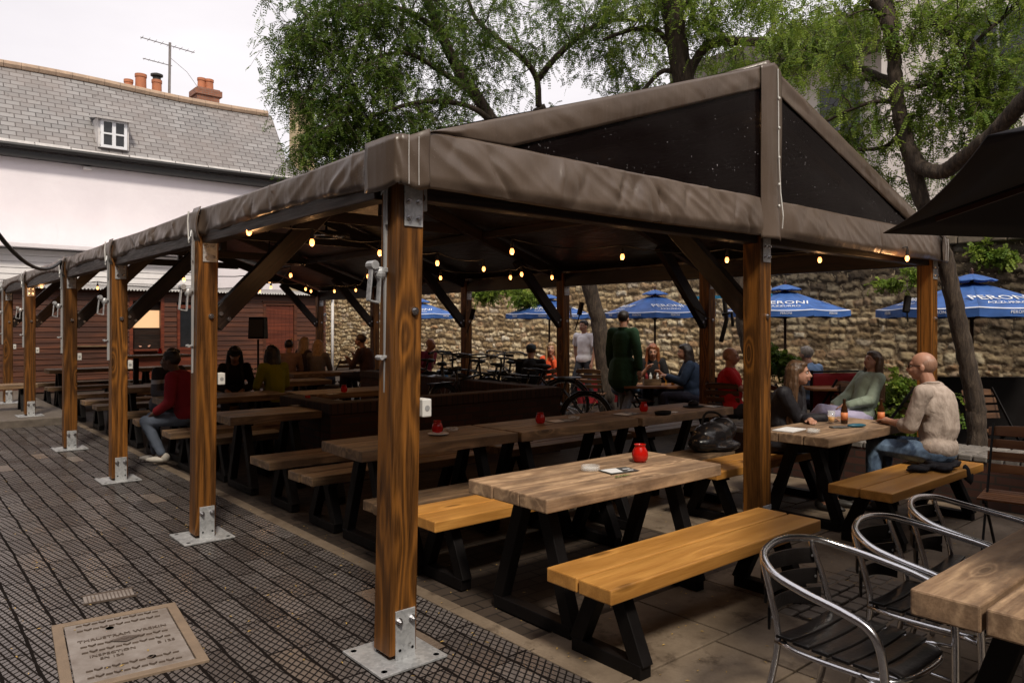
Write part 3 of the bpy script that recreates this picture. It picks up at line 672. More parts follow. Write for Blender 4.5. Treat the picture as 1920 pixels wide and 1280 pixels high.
# ================================================================ PAVILION
HB = 3.16; PBX = 3.23; W2 = 6.46; YS = [0, 2.72, 5.45, 8.03, 11.4, 14.1]; PH = 2.44; ZE = 2.49; ZR = 3.56; YF = -.14; YB = 14.3; XO = .055
pav = empty('canopy_pavilion', (0, 0, 0), 0, 'large timber post pavilion with brown sheeting roof over the picnic tables', 'pavilion')
def HW(s): return HB+XO if s <= 0 else W2+XO-HB
def roofz(x):
    return ZR-(ZR-ZE)*abs(x-HB)/HW(x-HB)
def bolts(pts, d, r=.012, parent=None, name='bolt'):
    m = MB(); d = Vector(d)
    for p in pts:
        p = Vector(p); m.tube([p, p+d*.003], r*1.5, 12); m.tube([p+d*.003, p+d*.016], r, 6); m.tube([p+d*.016, p+d*.022], r*.55, 6)
    return m.build(name, M['bolt'], parent)
def make_post(x, y, base=True, front=True, inner=1, lean=0, zb=0.0, latch=True, socket=True, cham=True):
    e = beam('post', (x+lean, y, zb+.03), (x, y, PH), .15, .15, M['post'], pav, .007)
    # helper objects below are children of the post; the post has its own local frame, so undo it
    Mi = (Matrix.Translation(e.location) @ e.rotation_euler.to_matrix().to_4x4()).inverted()
    def sub(mb, name, mat, **kw):
        o = mb.build(name, mat, e, **kw); o.matrix_parent_inverse = Matrix.Identity(4); o.matrix_local = Mi; return o
    yf = y-.075; xl = x+lean
    if base:
        m = MB(); m.b2((xl-.185, y-.185, zb), (xl+.185, y+.185, zb+.012)); m.b2((xl-.065+.02, yf-.008, zb+.012), (xl+.065-.0, yf-.0005, zb+.245)); m.b2((xl-.065, y+.0755, zb+.012), (xl+.065, y+.083, zb+.245))
        sub(m, 'base_plate', M['galv'], bevel=.002)
        m = MB()
        for dx in (-.028, .045): m.tube([(xl+dx, yf-.007, zb+.195), (xl+dx, yf-.012, zb+.195)], .019, 12); m.tube([(xl+dx, yf-.012, zb+.195), (xl+dx, yf-.026, zb+.195)], .013, 6); m.tube([(xl+dx, yf-.026, zb+.195), (xl+dx, yf-.036, zb+.195)], .007, 6)
        sub(m, 'bolt', M['bolt'])
        m = MB()
        for sx in (-1, 1):
            for sy in (-1, 1): m.lathe([(.0, .0128), (.015, .0128)], (xl+sx*.145, y+sy*.145, zb), 12)
        for dx in (-.022, .048): m.lathe([(.0, 0), (.0075, 0)], (xl+dx, yf-.0090, zb+.055), 10, rot=Matrix.Rotation(R(90), 3, 'X'))
        sub(m, 'bolt_hole', M['soot'])
    m = MB(); m.b2((x-.045, yf-.007, 2.09), (x+.06, yf-.0005, 2.36)); sub(m, 'top_plate', M['galv'], bevel=.0015)
    m = MB()
    for dz in (2.13, 2.21, 2.29):
        for dx in (-.02, .035): m.tube([(x+dx, yf-.006, dz), (x+dx, yf-.010, dz)], .014, 12); m.tube([(x+dx, yf-.010, dz), (x+dx, yf-.024, dz)], .009, 6)
    m.tube([(x+.015, yf, 1.68), (x+.015, yf-.010, 1.68)], .020, 12); m.tube([(x+.015, yf-.01, 1.68), (x+.015, yf-.022, 1.68)], .012, 6)
    sub(m, 'bolt', M['bolt'])
    if latch:   # curtain rail, ratchet latch and strap on the outside face
        s_ = -inner; xo = x+s_*.076; yy = y+.02
        m = MB(); m.bar((xo+s_*.012, yy, 1.25), (xo+s_*.012, yy, 2.32), .012, .022); m.bar((xo+s_*.02, yy-.02, 2.10), (xo+s_*.02, yy-.02, 2.33), .012, .006)
        sub(m, 'curtain_rail', M['greyplastic'])
        m = MB(); z = 1.86
        m.ell((xo+s_*.05, yy-.01, z), (.030, .022, .035)); m.bar((xo+s_*.015, yy-.01, z+.02), (xo+s_*.09, yy-.01, z+.012), .03, .02); m.tube([(xo+s_*.09, yy-.035, z+.04), (xo+s_*.09, yy+.025, z+.04)], .022, 10)
        m.bar((xo+s_*.10, yy-.01, z+.02), (xo+s_*.115, yy-.01, z-.13), .035, .008); m.bar((xo+s_*.055, yy-.01, z-.02), (xo+s_*.06, yy-.01, z-.14), .03, .008); m.bar((xo+s_*.06, yy-.01, z-.14), (xo+s_*.115, yy-.01, z-.13), .03, .008)
        m.bar((xo+s_*.015, yy-.005, 1.46), (xo+s_*.06, yy-.005, 1.45), .03, .012); m.tube([(xo+s_*.05, yy-.03, 1.455), (xo+s_*.05, yy+.02, 1.455)], .012, 8)
        m.tube([(xo+s_*.03, yy-.02, 2.33), (xo+s_*.04, yy-.04, 2.28), (xo+s_*.05, yy-.02, 2.24), (xo+s_*.035, yy, 2.28), (xo+s_*.03, yy-.02, 2.33)], .004, 5)
        sub(m, 'ratchet_latch', M['galv'], bevel=.002)
    if socket:
        m = MB(); m.b2((x+.076, y-.055, 1.155), (x+.13, y+.03, 1.245)); o = sub(m, 'socket', M['whiteplastic'], bevel=.006)
        m = MB(); m.lathe([(.012, 0), (.014, 0), (.014, .0015), (.012, .0015)], (x+.103, y-.0558, 1.20), 14, rot=Matrix.Rotation(R(90), 3, 'X')); sub(m, 'socket_ring', M['greyplastic'])
    return e
for i, y in enumerate(YS):
    make_post(.065 if i == 0 else 0, y, lean=-.05 if i == 0 else (-.025 if i == 1 else 0), zb=0 if i < 4 else .12)
for i, y in enumerate(YS): make_post(W2, y, inner=-1, socket=False)
pb = make_post(PBX, 0, inner=-1, socket=False)
# raised kerb slab under the two farthest left posts
setkind(MB().b2((-1.2, 10.9, -.05), (.598, 17.3, .118)).build('raised_step', sett_mat(), bevel=.01))
# junction box near the corner
m = MB(); m.b2((.10, -.055, 2.175), (.17, -.02, 2.32)); o = m.build('junction_box', M['greyplastic'], pav, bevel=.006)
m = MB(); m.lathe([(.018, 0), (.021, 0), (.021, .002), (.018, .002)], (.135, -.0555, 2.24), 16, rot=Matrix.Rotation(R(90), 3, 'X')); m.build('box_ring', M['soot'], o)
FM = M['frame']
for x in (0, W2):
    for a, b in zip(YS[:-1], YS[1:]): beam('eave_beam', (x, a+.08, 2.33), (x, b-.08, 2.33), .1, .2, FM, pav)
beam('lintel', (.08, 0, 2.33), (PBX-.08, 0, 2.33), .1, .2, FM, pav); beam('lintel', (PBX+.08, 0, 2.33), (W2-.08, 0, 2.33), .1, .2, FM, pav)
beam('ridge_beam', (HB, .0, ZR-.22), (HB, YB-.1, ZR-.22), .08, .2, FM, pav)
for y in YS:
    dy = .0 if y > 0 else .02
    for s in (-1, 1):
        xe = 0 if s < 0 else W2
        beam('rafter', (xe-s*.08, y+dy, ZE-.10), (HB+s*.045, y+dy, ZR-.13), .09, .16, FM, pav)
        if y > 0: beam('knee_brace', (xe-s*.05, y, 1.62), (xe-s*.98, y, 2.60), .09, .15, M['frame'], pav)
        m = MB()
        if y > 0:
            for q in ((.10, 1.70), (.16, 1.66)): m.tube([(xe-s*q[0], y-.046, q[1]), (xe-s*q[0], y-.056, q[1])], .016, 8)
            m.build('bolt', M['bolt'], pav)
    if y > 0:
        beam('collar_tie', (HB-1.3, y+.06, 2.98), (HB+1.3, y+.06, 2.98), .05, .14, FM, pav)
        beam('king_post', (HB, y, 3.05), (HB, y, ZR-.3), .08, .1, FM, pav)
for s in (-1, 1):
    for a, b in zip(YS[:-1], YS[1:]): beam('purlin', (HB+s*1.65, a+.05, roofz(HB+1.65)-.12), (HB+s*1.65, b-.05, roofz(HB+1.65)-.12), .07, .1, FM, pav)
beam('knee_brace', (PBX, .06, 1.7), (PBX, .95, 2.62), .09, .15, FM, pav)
# ---- roof sheets, one per bay and slope; a slight sag between posts
def sag(y):
    for a, b in zip(YS[:-1], YS[1:]):
        if a <= y <= b: return 4*(y-a)*(b-y)/(b-a)**2
    return 0
def sheetpt(x, y, off=0):
    k = 1-abs(x-HB)/HW(x-HB); z = roofz(x)+off-.05*sag(y)*4*k*(1-k)-.012*sag(y)
    if 0 < k < 1: z += .012*noise.noise(Vector((x*1.1, y*1.4, 3)))
    return (x, y, z)
bays = [YF]+YS[1:-1]+[YB]
for s in (-1, 1):
    for a, b in zip(bays[:-1], bays[1:]):
        m = MB(); fn = lambda u, v: sheetpt(HB+s*HW(s)*(1-u), a+(b-a)*v)
        m.grid(fn, 26, 22, flip=(s > 0)); o = m.build('roof_sheet', M['pvc'], pav, smooth=True)
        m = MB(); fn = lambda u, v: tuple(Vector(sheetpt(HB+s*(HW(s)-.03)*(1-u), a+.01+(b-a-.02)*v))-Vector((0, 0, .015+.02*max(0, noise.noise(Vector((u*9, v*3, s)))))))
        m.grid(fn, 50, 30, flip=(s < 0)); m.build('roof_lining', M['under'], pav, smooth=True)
m = MB(); m.tube([(HB, YF, ZR-.015), (HB, 4, ZR-.01), (HB, YB, ZR-.015)], .045, 10); m.build('ridge_roll', M['pvc'], pav, smooth=True)
def creases(n, x0, x1, seed, amp=.02):
    rnd = random.Random(seed); L = [(rnd.uniform(x0, x1), rnd.uniform(-.9, .9), rnd.uniform(.012, .04), rnd.choice((-1, 1, 1))*amp*rnd.uniform(.4, 1), rnd.uniform(.15, .9)) for _ in range(n)]
    def f(x, v):
        s_ = 0
        for xc, sl, w, a, vc in L:
            d = x-(xc+sl*(v-vc)*.28)
            if abs(d) < .3: s_ += a*math.exp(-abs(d)/w)*math.exp(-((v-vc)/.35)**2)
        return s_
    return f
def folds(a, z, seed, amp=.018):
    n1 = noise.noise(Vector((a*1.3+z*1.5, seed, 0))); n2 = noise.noise(Vector((a*4.0-z*4, seed+9, 1))); n3 = abs(noise.noise(Vector((a*6+z*9, z*2+seed, 4))))
    return amp*(1.4*n1+.8*n2-.9*n3)
# ---- side valances, arched between posts
for s, xs in ((-1, -XO), (1, W2+XO)):
    for i, (a, b) in enumerate(zip(bays[:-1], bays[1:])):
        arch = (.03, .05, .07, .09, .10)[i]; cf = creases(12, a, b, 100+i, .018)
        def fn(u, v):
            y = a+(b-a)*u; sg = sag(y); zt = ZE-.012*sg; zb = 2.275+arch*sg
            z = zt+(zb-zt)*v; bul = .016*math.sin(math.pi*.5*min(1, v*1.3))-.02*max(0, v-.85)*6
            fo = folds(y, z, i+(s+1)*7, .016)*(.3+v)*min(1, sg*3+.15)
            vert = .012*math.sin(y*14+noise.noise(Vector((y*2, i, 0)))*5)*v*max(0, 1-sg*1.6)
            return (xs+s*(bul+fo+vert+cf(y, v)), y, z)
        m = MB(); m.grid(fn, 150, 14, flip=(s > 0)); m.build('side_valance', M['pvc'], pav, smooth=True, solid=.006)
    # seam flaps at the posts
    for y in YS[1:-1]:
        m = MB(); m.grid(lambda u, v: (xs+s*(.012+.03*math.sin(v*3)), y-.10+.16*u, ZE+.012-.262*v), 6, 6, flip=(s > 0)); m.build('seam_flap', M['pvc'], pav, smooth=True, solid=.006)
        m = MB(); m.tube([(xs+s*.05, y+.065, 2.48), (xs+s*.055, y+.07, 2.40), (xs+s*.05, y+.06, 2.24)], .006, 5); m.build('seam_cord', M['whiteplastic'], pav)
# ---- front gable: lower band, raking bands, centre band, two dark windows
def gz(x): return roofz(x)-.004
for s in (-1, 1):
    cf = creases(26 if s < 0 else 12, HB-(HB+XO) if s < 0 else HB, HB if s < 0 else W2+XO, 7+s, .022 if s < 0 else .010); cr = creases(20, 0, 3.3, 70+s, .010)
    def fn(u, v):
        d = HW(s)*(1-u); x = HB+s*d; zt = min(2.545, gz(x)); zb = 2.272-.02*math.sin(math.pi*u)
        z = zt+(zb-zt)*v; e = min(1, u*8, (1-u)*10)
        bul = (.012+.040*math.sin(math.pi*.5*min(1, v*1.25))-.030*max(0, v-.82)*5.5)*e-cf(x, v)*e; fo = folds(x, z, 30+s, .026 if s < 0 else .012)*math.sin(math.pi*min(1, .2+v*.8))*e
        return (x, min(YF-.008, YF-.006-bul-fo), z)
    m = MB(); m.grid(fn, 260, 20, flip=(s > 0)); m.build('front_valance', M['pvc'], pav, smooth=True, solid=.006)
    def fn(u, v):
        d = .13+(HW(s)-.13)*(1-u); x = HB+s*d; zt = gz(x); zb = min(max(2.548, zt-.165), zt-.001)
        z = zt+(zb-zt)*v
        return (x, YF-.010-.012*math.sin(math.pi*v)*min(1, (1-u)*8)-cr(d, v)-folds(x, z*2, 50+s, .010)*math.sin(math.pi*v), z)
    m = MB(); m.grid(fn, 110, 8, flip=(s > 0)); m.build('raking_band', M['pvc'], pav, smooth=True, solid=.005)
    x0, x1 = HB+s*.12, HB+s*(HW(s)-.5)
    m = MB(); m.grid(lambda u, v: (x0+(x1-x0)*u, YF-.0+.006*noise.noise(Vector((u*5, v*3, s))), 2.50+(gz(x0+(x1-x0)*u)-.05-2.50)*v), 40, 20, flip=(s < 0)); m.build('window_sheet', M['vinyl'], pav, smooth=True)
m = MB()
def fn(u, v):
    x = HB-.14+.28*u; zt = gz(x)+.004; zb = 2.25; z = zt+(zb-zt)*v
    return (x, YF-.022-.018*math.sin(math.pi*u)-.012*noise.noise(Vector((x*9, z*1.3, 7)))-.03*max(0, v-.75)*4*math.sin(math.pi*u), z)
m.grid(fn, 14, 50); m.build('centre_band', M['pvc'], pav, smooth=True, solid=.006)
m = MB(); m.tube([(HB+.045, YF-.050, 3.52), (HB+.05, YF-.052, 3.2), (HB+.045, YF-.056, 2.9), (HB+.055, YF-.066, 2.6), (HB+.05, YF-.09, 2.42), (HB+.055, YF-.08, 2.33)], .004, 5)
for z in (3.3, 3.08, 2.86, 2.66, 2.5): m.ell((HB+.05, YF-.058, z), (.010, .008, .012))
m.build('lacing_cord', M['whiteplastic'], pav)
# corner wrap at the near left and right corners
for cx, s in ((-XO, -1), (W2+XO, 1)):
    m = MB(); path = [(cx-s*.15, YF-.045), (cx-s*.08, YF-.045), (cx-s*.0, YF-.040), (cx+s*.024, YF-.02), (cx+s*.032, YF+.05), (cx+s*.032, YF+.25)]
    def fn(u, v):
        t = u*(len(path)-1); i = min(int(t), len(path)-2); f = t-i; x = path[i][0]*(1-f)+path[i+1][0]*f; y = path[i][1]*(1-f)+path[i+1][1]*f
        zt = 2.50 if u > .3 else 2.50+.05*(1-u/.3); return (x, y-.004*math.sin(v*9+u*20), zt-(zt-2.262+.012*math.sin(u*9))*v)
    m.grid(fn, 30, 8, flip=(s > 0)); m.build('corner_flap', M['pvc'], pav, smooth=True, solid=.006)
    m = MB(); 
    for dx in (.0, .055): m.tube([(cx-s*(.03+dx), YF-.052, 2.50), (cx-s*(.028+dx), YF-.054, 2.40), (cx-s*(.03+dx), YF-.052, 2.27)], .0022, 4)
    m.build('stitching', M['leadwhite'], pav)
# ---- string lights
S1 = [(467, 432), (585, 453), (712, 473), (820, 492), (907, 503)]
S2 = [(960, 470), (1167, 480), (1363, 486), (1537, 486), (1701, 483)]
S3 = [(826, 520), (957, 519), (978, 513), (1035, 519)]
S4 = [(345, 523), (545, 515), (508, 538), (573, 541), (583, 545), (627, 545), (667, 543), (690, 517)]
S5 = [(78, 536), (183, 539), (487, 545)]
proto = None
def bulbparts(parent, p):
    m = MB(); m.lathe([(.0, -.034), (.011, -.031), (.018, -.016), (.019, -.004), (.014, .012), (.009, .02)], tuple(p), 10); b = m.build('bulb', M['bulb'], parent, smooth=True)
    m = MB(); m.tube([Vector(p)+Vector((0, 0, .018)), Vector(p)+Vector((0, 0, .062))], .015, 8); m.tube([Vector(p)+Vector((0, 0, .062)), Vector(p)+Vector((0, 0, .10))], .006, 6); m.build('lamp_holder', M['rope'], parent)
    L = bpy.data.lights.new('bulb_light', 'POINT'); L.energy = 1.6; L.color = (1, .50, .20); L.shadow_soft_size = .03
    lo = bpy.data.objects.new('bulb_light', L); COL.objects.link(lo); lo.location = Vector(p)+Vector((0, 0, -.08)); lo.parent = parent
for S, st, en, lb in ((S1, (0, .1, 2.36), None, 'string of warm round bulbs strung inward from the near left corner post'), (S2, None, (W2, .1, 2.34), 'string of warm round bulbs across the front of the pavilion'),
                      (S3, None, None, 'short string of warm bulbs before the far right brace'), (S4, None, None, 'string of warm bulbs deep under the canopy towards the hut'), (S5, None, None, 'dim string of bulbs along the far hut end of the canopy')):
    root = empty('string_lights', (0, 0, 0), 0, lb, 'string lights', 'string lights under the canopy'); pts = [GP(x, y, 2.24) for x, y in S]
    for p in pts: bulbparts(root, p)
    cp = ([Vector(st)] if st else [])+[p+Vector((0, 0, .10)) for p in pts]+([Vector(en)] if en else [])
    pp = []
    for a, b in zip(cp[:-1], cp[1:]):
        for k in range(6): f = k/6; pp.append(a.lerp(b, f)-Vector((0, 0, .10*4*f*(1-f)*min(1, (b-a).length/2))))
    pp.append(cp[-1]); m = MB(); m.tube(pp, .006, 5); m.build('cable', M['rope'], root)
# ---- patio heaters hanging from the frame
for (px, py, z, lb) in ((905, 378, 2.62, 'dark round ceiling heater just right of the near post'), (612, 438, 2.5, 'dark round ceiling heater over the left tables'), (545, 492, 2.55, 'dark round heater deeper under the left slope'), (505, 527, 2.35, 'dark flat heater hanging near the hut end')):
    p = GP(px, py, z) if False else IMG(px, py, (z-CZ)*F/(HZ-py)); hr = empty('ceiling_heater', tuple(p), 0, lb, 'heater', 'ceiling heaters under the canopy')
    m = MB(); m.lathe([(.05, .03), (.22, .0), (.225, -.03), (.19, -.03), (.17, .0)], (0, 0, 0), 24); m.build('hood', M['black'], hr, smooth=False, auto=True)
    m = MB(); m.lathe([(.15, -.035), (.155, -.028), (.15, -.02)], (0, 0, 0), 24); m.lathe([(.10, -.035), (.105, -.028), (.10, -.02)], (0, 0, 0), 24)
    for k in range(8): a = k*math.pi/4; m.tube([(0, 0, -.03), (.18*math.cos(a), .18*math.sin(a), -.03)], .004, 4)
    m.build('grille', M['bolt'], hr)
    m = MB(); m.tube([(0, 0, .03), (0, 0, max(.08, roofz(p.x)-p.z-.06))], .012, 6); m.build('hanger', M['black'], hr)
# black drainage hose from off-frame left to the canopy corner
a = IMG(-30, 402, 5.2); b = Vector((-XO-.05, 8.0, 2.44)); pts = [a.lerp(b, k/12)-Vector((0, 0, .22*4*(k/12)*(1-k/12))) for k in range(13)]+[b+Vector((.02, .06, -.12)), b+Vector((.06, .05, -.22))]
m = MB(); m.tube(pts, .018, 8); tag(m.build('overhead_cable', M['rope'], smooth=True), 'thick black cable slung across the lane to the canopy edge', 'cable')
# ================================================================ TABLES AND BENCHES
def aframe(x, y0, y1, z, top_w, foot_w, t=.07):
    c = (y0+y1)/2; m = MB()
    for s in (-1, 1): m.bar((x, c+s*top_w/2, z), (x, c+s*(foot_w/2-.02), .05), t, t*1.15)
    m.b2((x-t*.55, c-foot_w/2, .001), (x+t*.55, c+foot_w/2, .07)); m.b2((x-t*.6, c-top_w/2-.09, z-.035), (x+t*.6, c+top_w/2+.09, z+.0))
    return m
def slab(name, x0, x1, y0, y1, z, th, n, mat, label, cat, group, legs=True, top_w=.12, foot_w=None, jag=.012, seed=0, lt=.07, gap=.006):
    rnd = random.Random(seed*7+int(x0*100)+int(y0*100)); gap = .013 if mat is M['gold'] else gap; r = empty(name, ((x0+x1)/2, (y0+y1)/2, 0), 0, label, cat, group)
    cx, cy = (x0+x1)/2, (y0+y1)/2; w = (y1-y0)/n; m = MB()
    for k in range(n):
        a = x0-cx+rnd.uniform(-jag, jag); b = x1-cx+rnd.uniform(-jag, jag); m.b2((a, y0-cy+k*w+gap/2, z-th), (b, y0-cy+(k+1)*w-gap/2, z+rnd.uniform(-.002, .002)))
    m.build('tabletop' if 'table' in name else 'seat', mat, r, bevel=.007)
    fw = foot_w or (y1-y0)*.95
    if legs:
        for s in (-1, 1): aframe(s*((x1-x0)/2-.22), y0-cy, y1-cy, z-th, top_w, fw, lt).build('leg', M['black'], r, bevel=.004)
    return r
TG, BG = 'chunky picnic tables under the canopy', 'plank benches under the canopy'
def table(x0, x1, y0, y1, lb, mat='grey', g=TG, seed=1): return slab('picnic_table', x0, x1, y0, y1, .75, .075, 3, M[mat], lb, 'table', g, top_w=.16, foot_w=.62, seed=seed)
def bench(x0, x1, y0, y1, lb, mat='dim', g=BG, seed=1): return slab('bench', x0, x1, y0, y1, .45, .068, 2, M[mat], lb, 'bench', g, top_w=.10, foot_w=.44, seed=seed, jag=.004 if mat == 'gold' else .012)
table(.60, 2.11, -.45, .19, 'weathered three plank table with the red candle, front and centre')
bench(.53, 2.38, -.955, -.525, 'golden varnished bench in the foreground, nearest to the camera', 'gold')
bench(.60, 2.42, .50, .93, 'golden bench behind the candle table, beside the near post', 'gold')
bench(.55, 2.33, .98, 1.29, 'worn grey bench in front of the long row of tables, left end')
bench(2.40, 4.15, .78, 1.14, 'worn grey bench with the black bag on its right end')
table(.60, 2.00, 1.38, 2.02, 'left end table of the long row, with candle on a saucer', 'dim')
table(2.02, 3.47, 1.36, 2.00, 'middle table of the long row, with candle and leaflets', 'dim')
table(3.49, 4.97, 1.34, 1.98, 'right end table of the long row, with candle and black tray', 'grey')
bench(.60, 2.30, 2.16, 2.58, 'worn bench on the far side of the long row, left end'); bench(2.6, 4.3, 2.16, 2.55, 'worn bench on the far side of the long row, middle')
bench(4.4, 5.7, 2.1, 2.45, 'grey bench beyond the right end of the long row')
table(3.60, 5.02, -.38, .25, 'sunlit table where the woman in black and bald man sit', 'grey')
bench(3.42, 5.2, -.93, -.46, 'golden bench the bald man in the linen shirt sits on', 'gold')
bench(3.15, 4.95, .30, .70, 'amber bench under the woman in the black jacket', 'gold')
bench(.62, 1.5, 2.98, 3.42, 'short dark bench before the table next to the brick wall')
table(.60, 1.52, 3.84, 4.46, 'dark table ending against the low brick enclosure', 'dim')
bench(.62, 1.5, 4.66, 5.0, 'dark bench behind the table next to the brick enclosure')
rows = [(5.9, 'level with the red sweater woman'), (8.1, 'second from the brick enclosure'), (10.3, 'third from the brick enclosure'), (13.6, 'nearest to the wooden hut')]
for i, (y, d) in enumerate(rows):
    if i != 2:
        table(.60, 2.05, y, y+.62, 'dark table in the left column, '+d, 'dim'); table(2.10, 3.60, y-.35, y+.27, 'dark table in the second column, '+d, 'dim')
    bench(.50, 2.05, y-.55, y-.2, 'dark bench in the left column before the table '+d); bench(.50, 2.05, y+.78, y+1.12, 'dark bench in the left column behind the table '+d)
    bench(2.15, 3.6, y-.85, y-.52, 'dark bench in the second column before the table '+d)
    if i not in (0,): bench(2.15, 3.6, y+.45, y+.78, 'dark bench in the second column behind the table '+d)
table(3.7, 5.2, 9.4, 10.0, 'dark table where the three seen from behind sit', 'dim'); bench(3.7, 5.2, 8.9, 9.2, 'dark bench before the table of the group seen from behind')
bench(3.6, 5.3, 10.25, 10.6, 'dark bench carrying the group seen from behind')
p = IMG(45, 728, 13.2); slab('bench', -.75, .25, 12.3, 12.75, .58, .07, 2, M['dim'], 'pale topped low bench outside the far left posts', 'bench', BG, top_w=.1, foot_w=.5)
# bar-height tables
def bartable(px, py, z, w, lb):
    p = GP(px, py, z) if py > HZ else None; r = empty('bar_table', (p.x, p.y, 0), 0, lb, 'bar table', 'bar height tables near the hut')
    m = MB(); m.b2((-w/2, -.33, z-.04), (w/2, .33, z)); m.build('tabletop', M['dim'], r, bevel=.004)
    for s in (-1, 1):
        m = MB(); m.b2((s*w*.3-.04, -.04, .04), (s*w*.3+.04, .04, z-.04)); m.b2((s*w*.3-.05, -.28, 0), (s*w*.3+.05, .28, .04)); m.build('leg', M['black'], r)
    return p
bt1 = bartable(292, 665, 1.08, 1.1, 'bar height table holding a red candle, between the third and second posts')
bt2 = bartable(160, 647, 1.12, 1.2, 'bar height table with menu and red pot beside the fourth left post')
bartable(2, 656, 1.02, 1.0, 'tall black legged table cut by the left picture edge')
# front right table
slab('picnic_table', .67, 2.3, -2.79, -2.13, .75, .085, 3, M['grey'], 'thick weathered table by the aluminium chairs in the lower right corner', 'table', 'chunky picnic tables under the canopy', top_w=.16, foot_w=.6, gap=.014)
# ---------------------------------------------------------------- aluminium chairs
def catmull(P, n=6):
    P = [Vector(p) for p in P]; out = []
    for i in range(len(P)-1):
        p0 = P[max(i-1, 0)]; p1 = P[i]; p2 = P[i+1]; p3 = P[min(i+2, len(P)-1)]
        for k in range(n):
            t = k/n; out.append(.5*((2*p1)+(-p0+p2)*t+(2*p0-5*p1+4*p2-p3)*t*t+(-p0+3*p1-3*p2+p3)*t**3))
    out.append(P[-1]); return out
def alu_chair(lb):
    r = empty('aluminium_chair', (0, 0, 0), 0, lb, 'chair', 'aluminium chairs with black slats'); A = M['alu']
    half = [(-.255, .24, .012), (-.265, .235, .3), (-.275, .225, .52), (-.285, .19, .615), (-.29, .10, .65), (-.285, -.04, .675), (-.26, -.17, .70), (-.19, -.265, .73), (-.09, -.305, .745), (0, -.315, .75)]
    pts = catmull(half+[(-x, y, z) for x, y, z in half[-2::-1]], 6); m = MB(); m.tube(pts, .0145, 12); m.build('arm_loop', A, r, smooth=True)
    for s in (-1, 1):
        m = MB(); m.tube(catmull([(s*.215, -.30, .012), (s*.20, -.235, .25), (s*.19, -.205, .44), (s*.185, -.235, .58), (s*.175, -.275, .70), (s*.17, -.275, .735)], 5), .0125, 10); m.build('rear_leg', A, r, smooth=True)
    m = MB(); ring = catmull([(-.20, .20, .43), (-.225, .10, .43), (-.225, -.10, .43), (-.17, -.19, .43), (0, -.21, .43), (.17, -.19, .43), (.225, -.10, .43), (.225, .10, .43), (.20, .20, .43), (.10, .245, .43), (-.10, .245, .43), (-.20, .20, .43)], 5); m.tube(ring, .010, 8)
    for s in (-1, 1): m.tube([(s*.222, .12, .43), (s*.27, .225, .43)], .009, 6); m.tube([(s*.255, .23, .25), (s*.205, -.225, .25)], .009, 6); m.tube([(s*.225, -.1, .43), (s*.195, -.21, .43)], .009, 6)
    m.build('seat_frame', A, r, smooth=True)
    for k in range(6):
        y = -.175+k*.075; hw = .215*math.sqrt(max(.1, 1-((y+.0)/.30)**4)) ; hw -= .03 if k == 5 else 0
        m = MB(); m.grid(lambda u, v: ((-hw+2*hw*u), y-.032+.064*v, .452-.010*math.sin(math.pi*u)-(.012*(v)**2 if k == 5 else 0)), 10, 3); m.build('seat_slat', M['blackwood'], r, smooth=True, solid=.012, bevel=.002)
    for k, z in enumerate((.50, .585, .665)):
        hgt = .065 if k else .085
        def fn(u, v):
            a = (u-.5)*2; yy = -.225-.045*(z-.44)/.25-.055*(1-a*a); droop = .035*(1-a*a)*(1-v) if k == 0 else 0
            return (a*.185, yy-.01, z-hgt/2+hgt*v+droop-.012*(1-a*a)*0)
        m = MB(); m.grid(fn, 14, 3); m.build('back_slat', M['blackwood'], r, smooth=True, solid=.010, bevel=.002)
    m = MB()
    for z in (.50, .585, .665):
        for s in (-1, 1): m.ell((s*.168, -.232-.045*(z-.44)/.25, z), (.006, .004, .006), None, 8, 4)
    m.build('rivet', M['bolt'], r)
    return r
ch0 = alu_chair('aluminium armchair with black slats nearest to the camera')
spots = [(.84, -1.88, R(178), None), (1.46, -1.94, R(181), 'middle aluminium armchair with black slats, behind the nearest one'), (2.05, -1.93, R(184), 'farthest aluminium armchair with black slats, partly behind the table')]
for i, (x, y, a, lb) in enumerate(spots):
    o = ch0 if i == 0 else copy_tree(ch0)
    o.location = (x, y, 0); o.rotation_euler = (0, 0, a)
    if lb: o['label'] = lb
# ---------------------------------------------------------------- slatted folding chairs
def slat_chair(mat, lb, g='slatted folding chairs', w=.42):
    r = empty('folding_chair', (0, 0, 0), 0, lb, 'chair', g)
    for k in range(6): 
        m = MB(); m.b2((-w/2, -.18+k*.066, .44), (w/2, -.18+k*.066+.05, .455)); m.build('seat_slat', mat, r, bevel=.003)
    for k in range(4):
        z = .56+k*.085; y = -.22-(z-.44)*.30; m = MB()
        h = .06 if k < 3 else .075
        m.grid(lambda u, v: ((u-.5)*w, y-.012*(1-(2*u-1)**2)-.3*h*v, z+h*v*(1-.25*(2*u-1)**2 if k == 3 else 1)), 8, 2); m.build('back_slat', mat, r, solid=.014, bevel=.003)
    for s in (-1, 1):
        m = MB(); m.bar((s*(w/2-.03), -.19-.45*.3-.02, .90), (s*(w/2-.03), .26, .0), .012, .028); m.bar((s*(w/2-.05), .20, .44), (s*(w/2-.05), -.30, .0), .012, .028); m.bar((s*(w/2-.04), -.2, .435), (s*(w/2-.04), .22, .435), .01, .025); m.build('leg', M['black'], r)
    return r
sc0 = slat_chair(M['slat'], 'orange slatted folding chair at the right edge, beside the low brick wall')
sc0.location = (*IMG(1908, 900, 5.05).xy, 0); sc0.rotation_euler = (0, 0, R(100))
sd0 = slat_chair(M['slatdark'], 'dark slatted folding chair behind the tan shirt man, left of the shrub'); p = IMG(1648, 760, 8.9); sd0.location = (p.x, p.y, 0); sd0.rotation_euler = (0, 0, R(35))
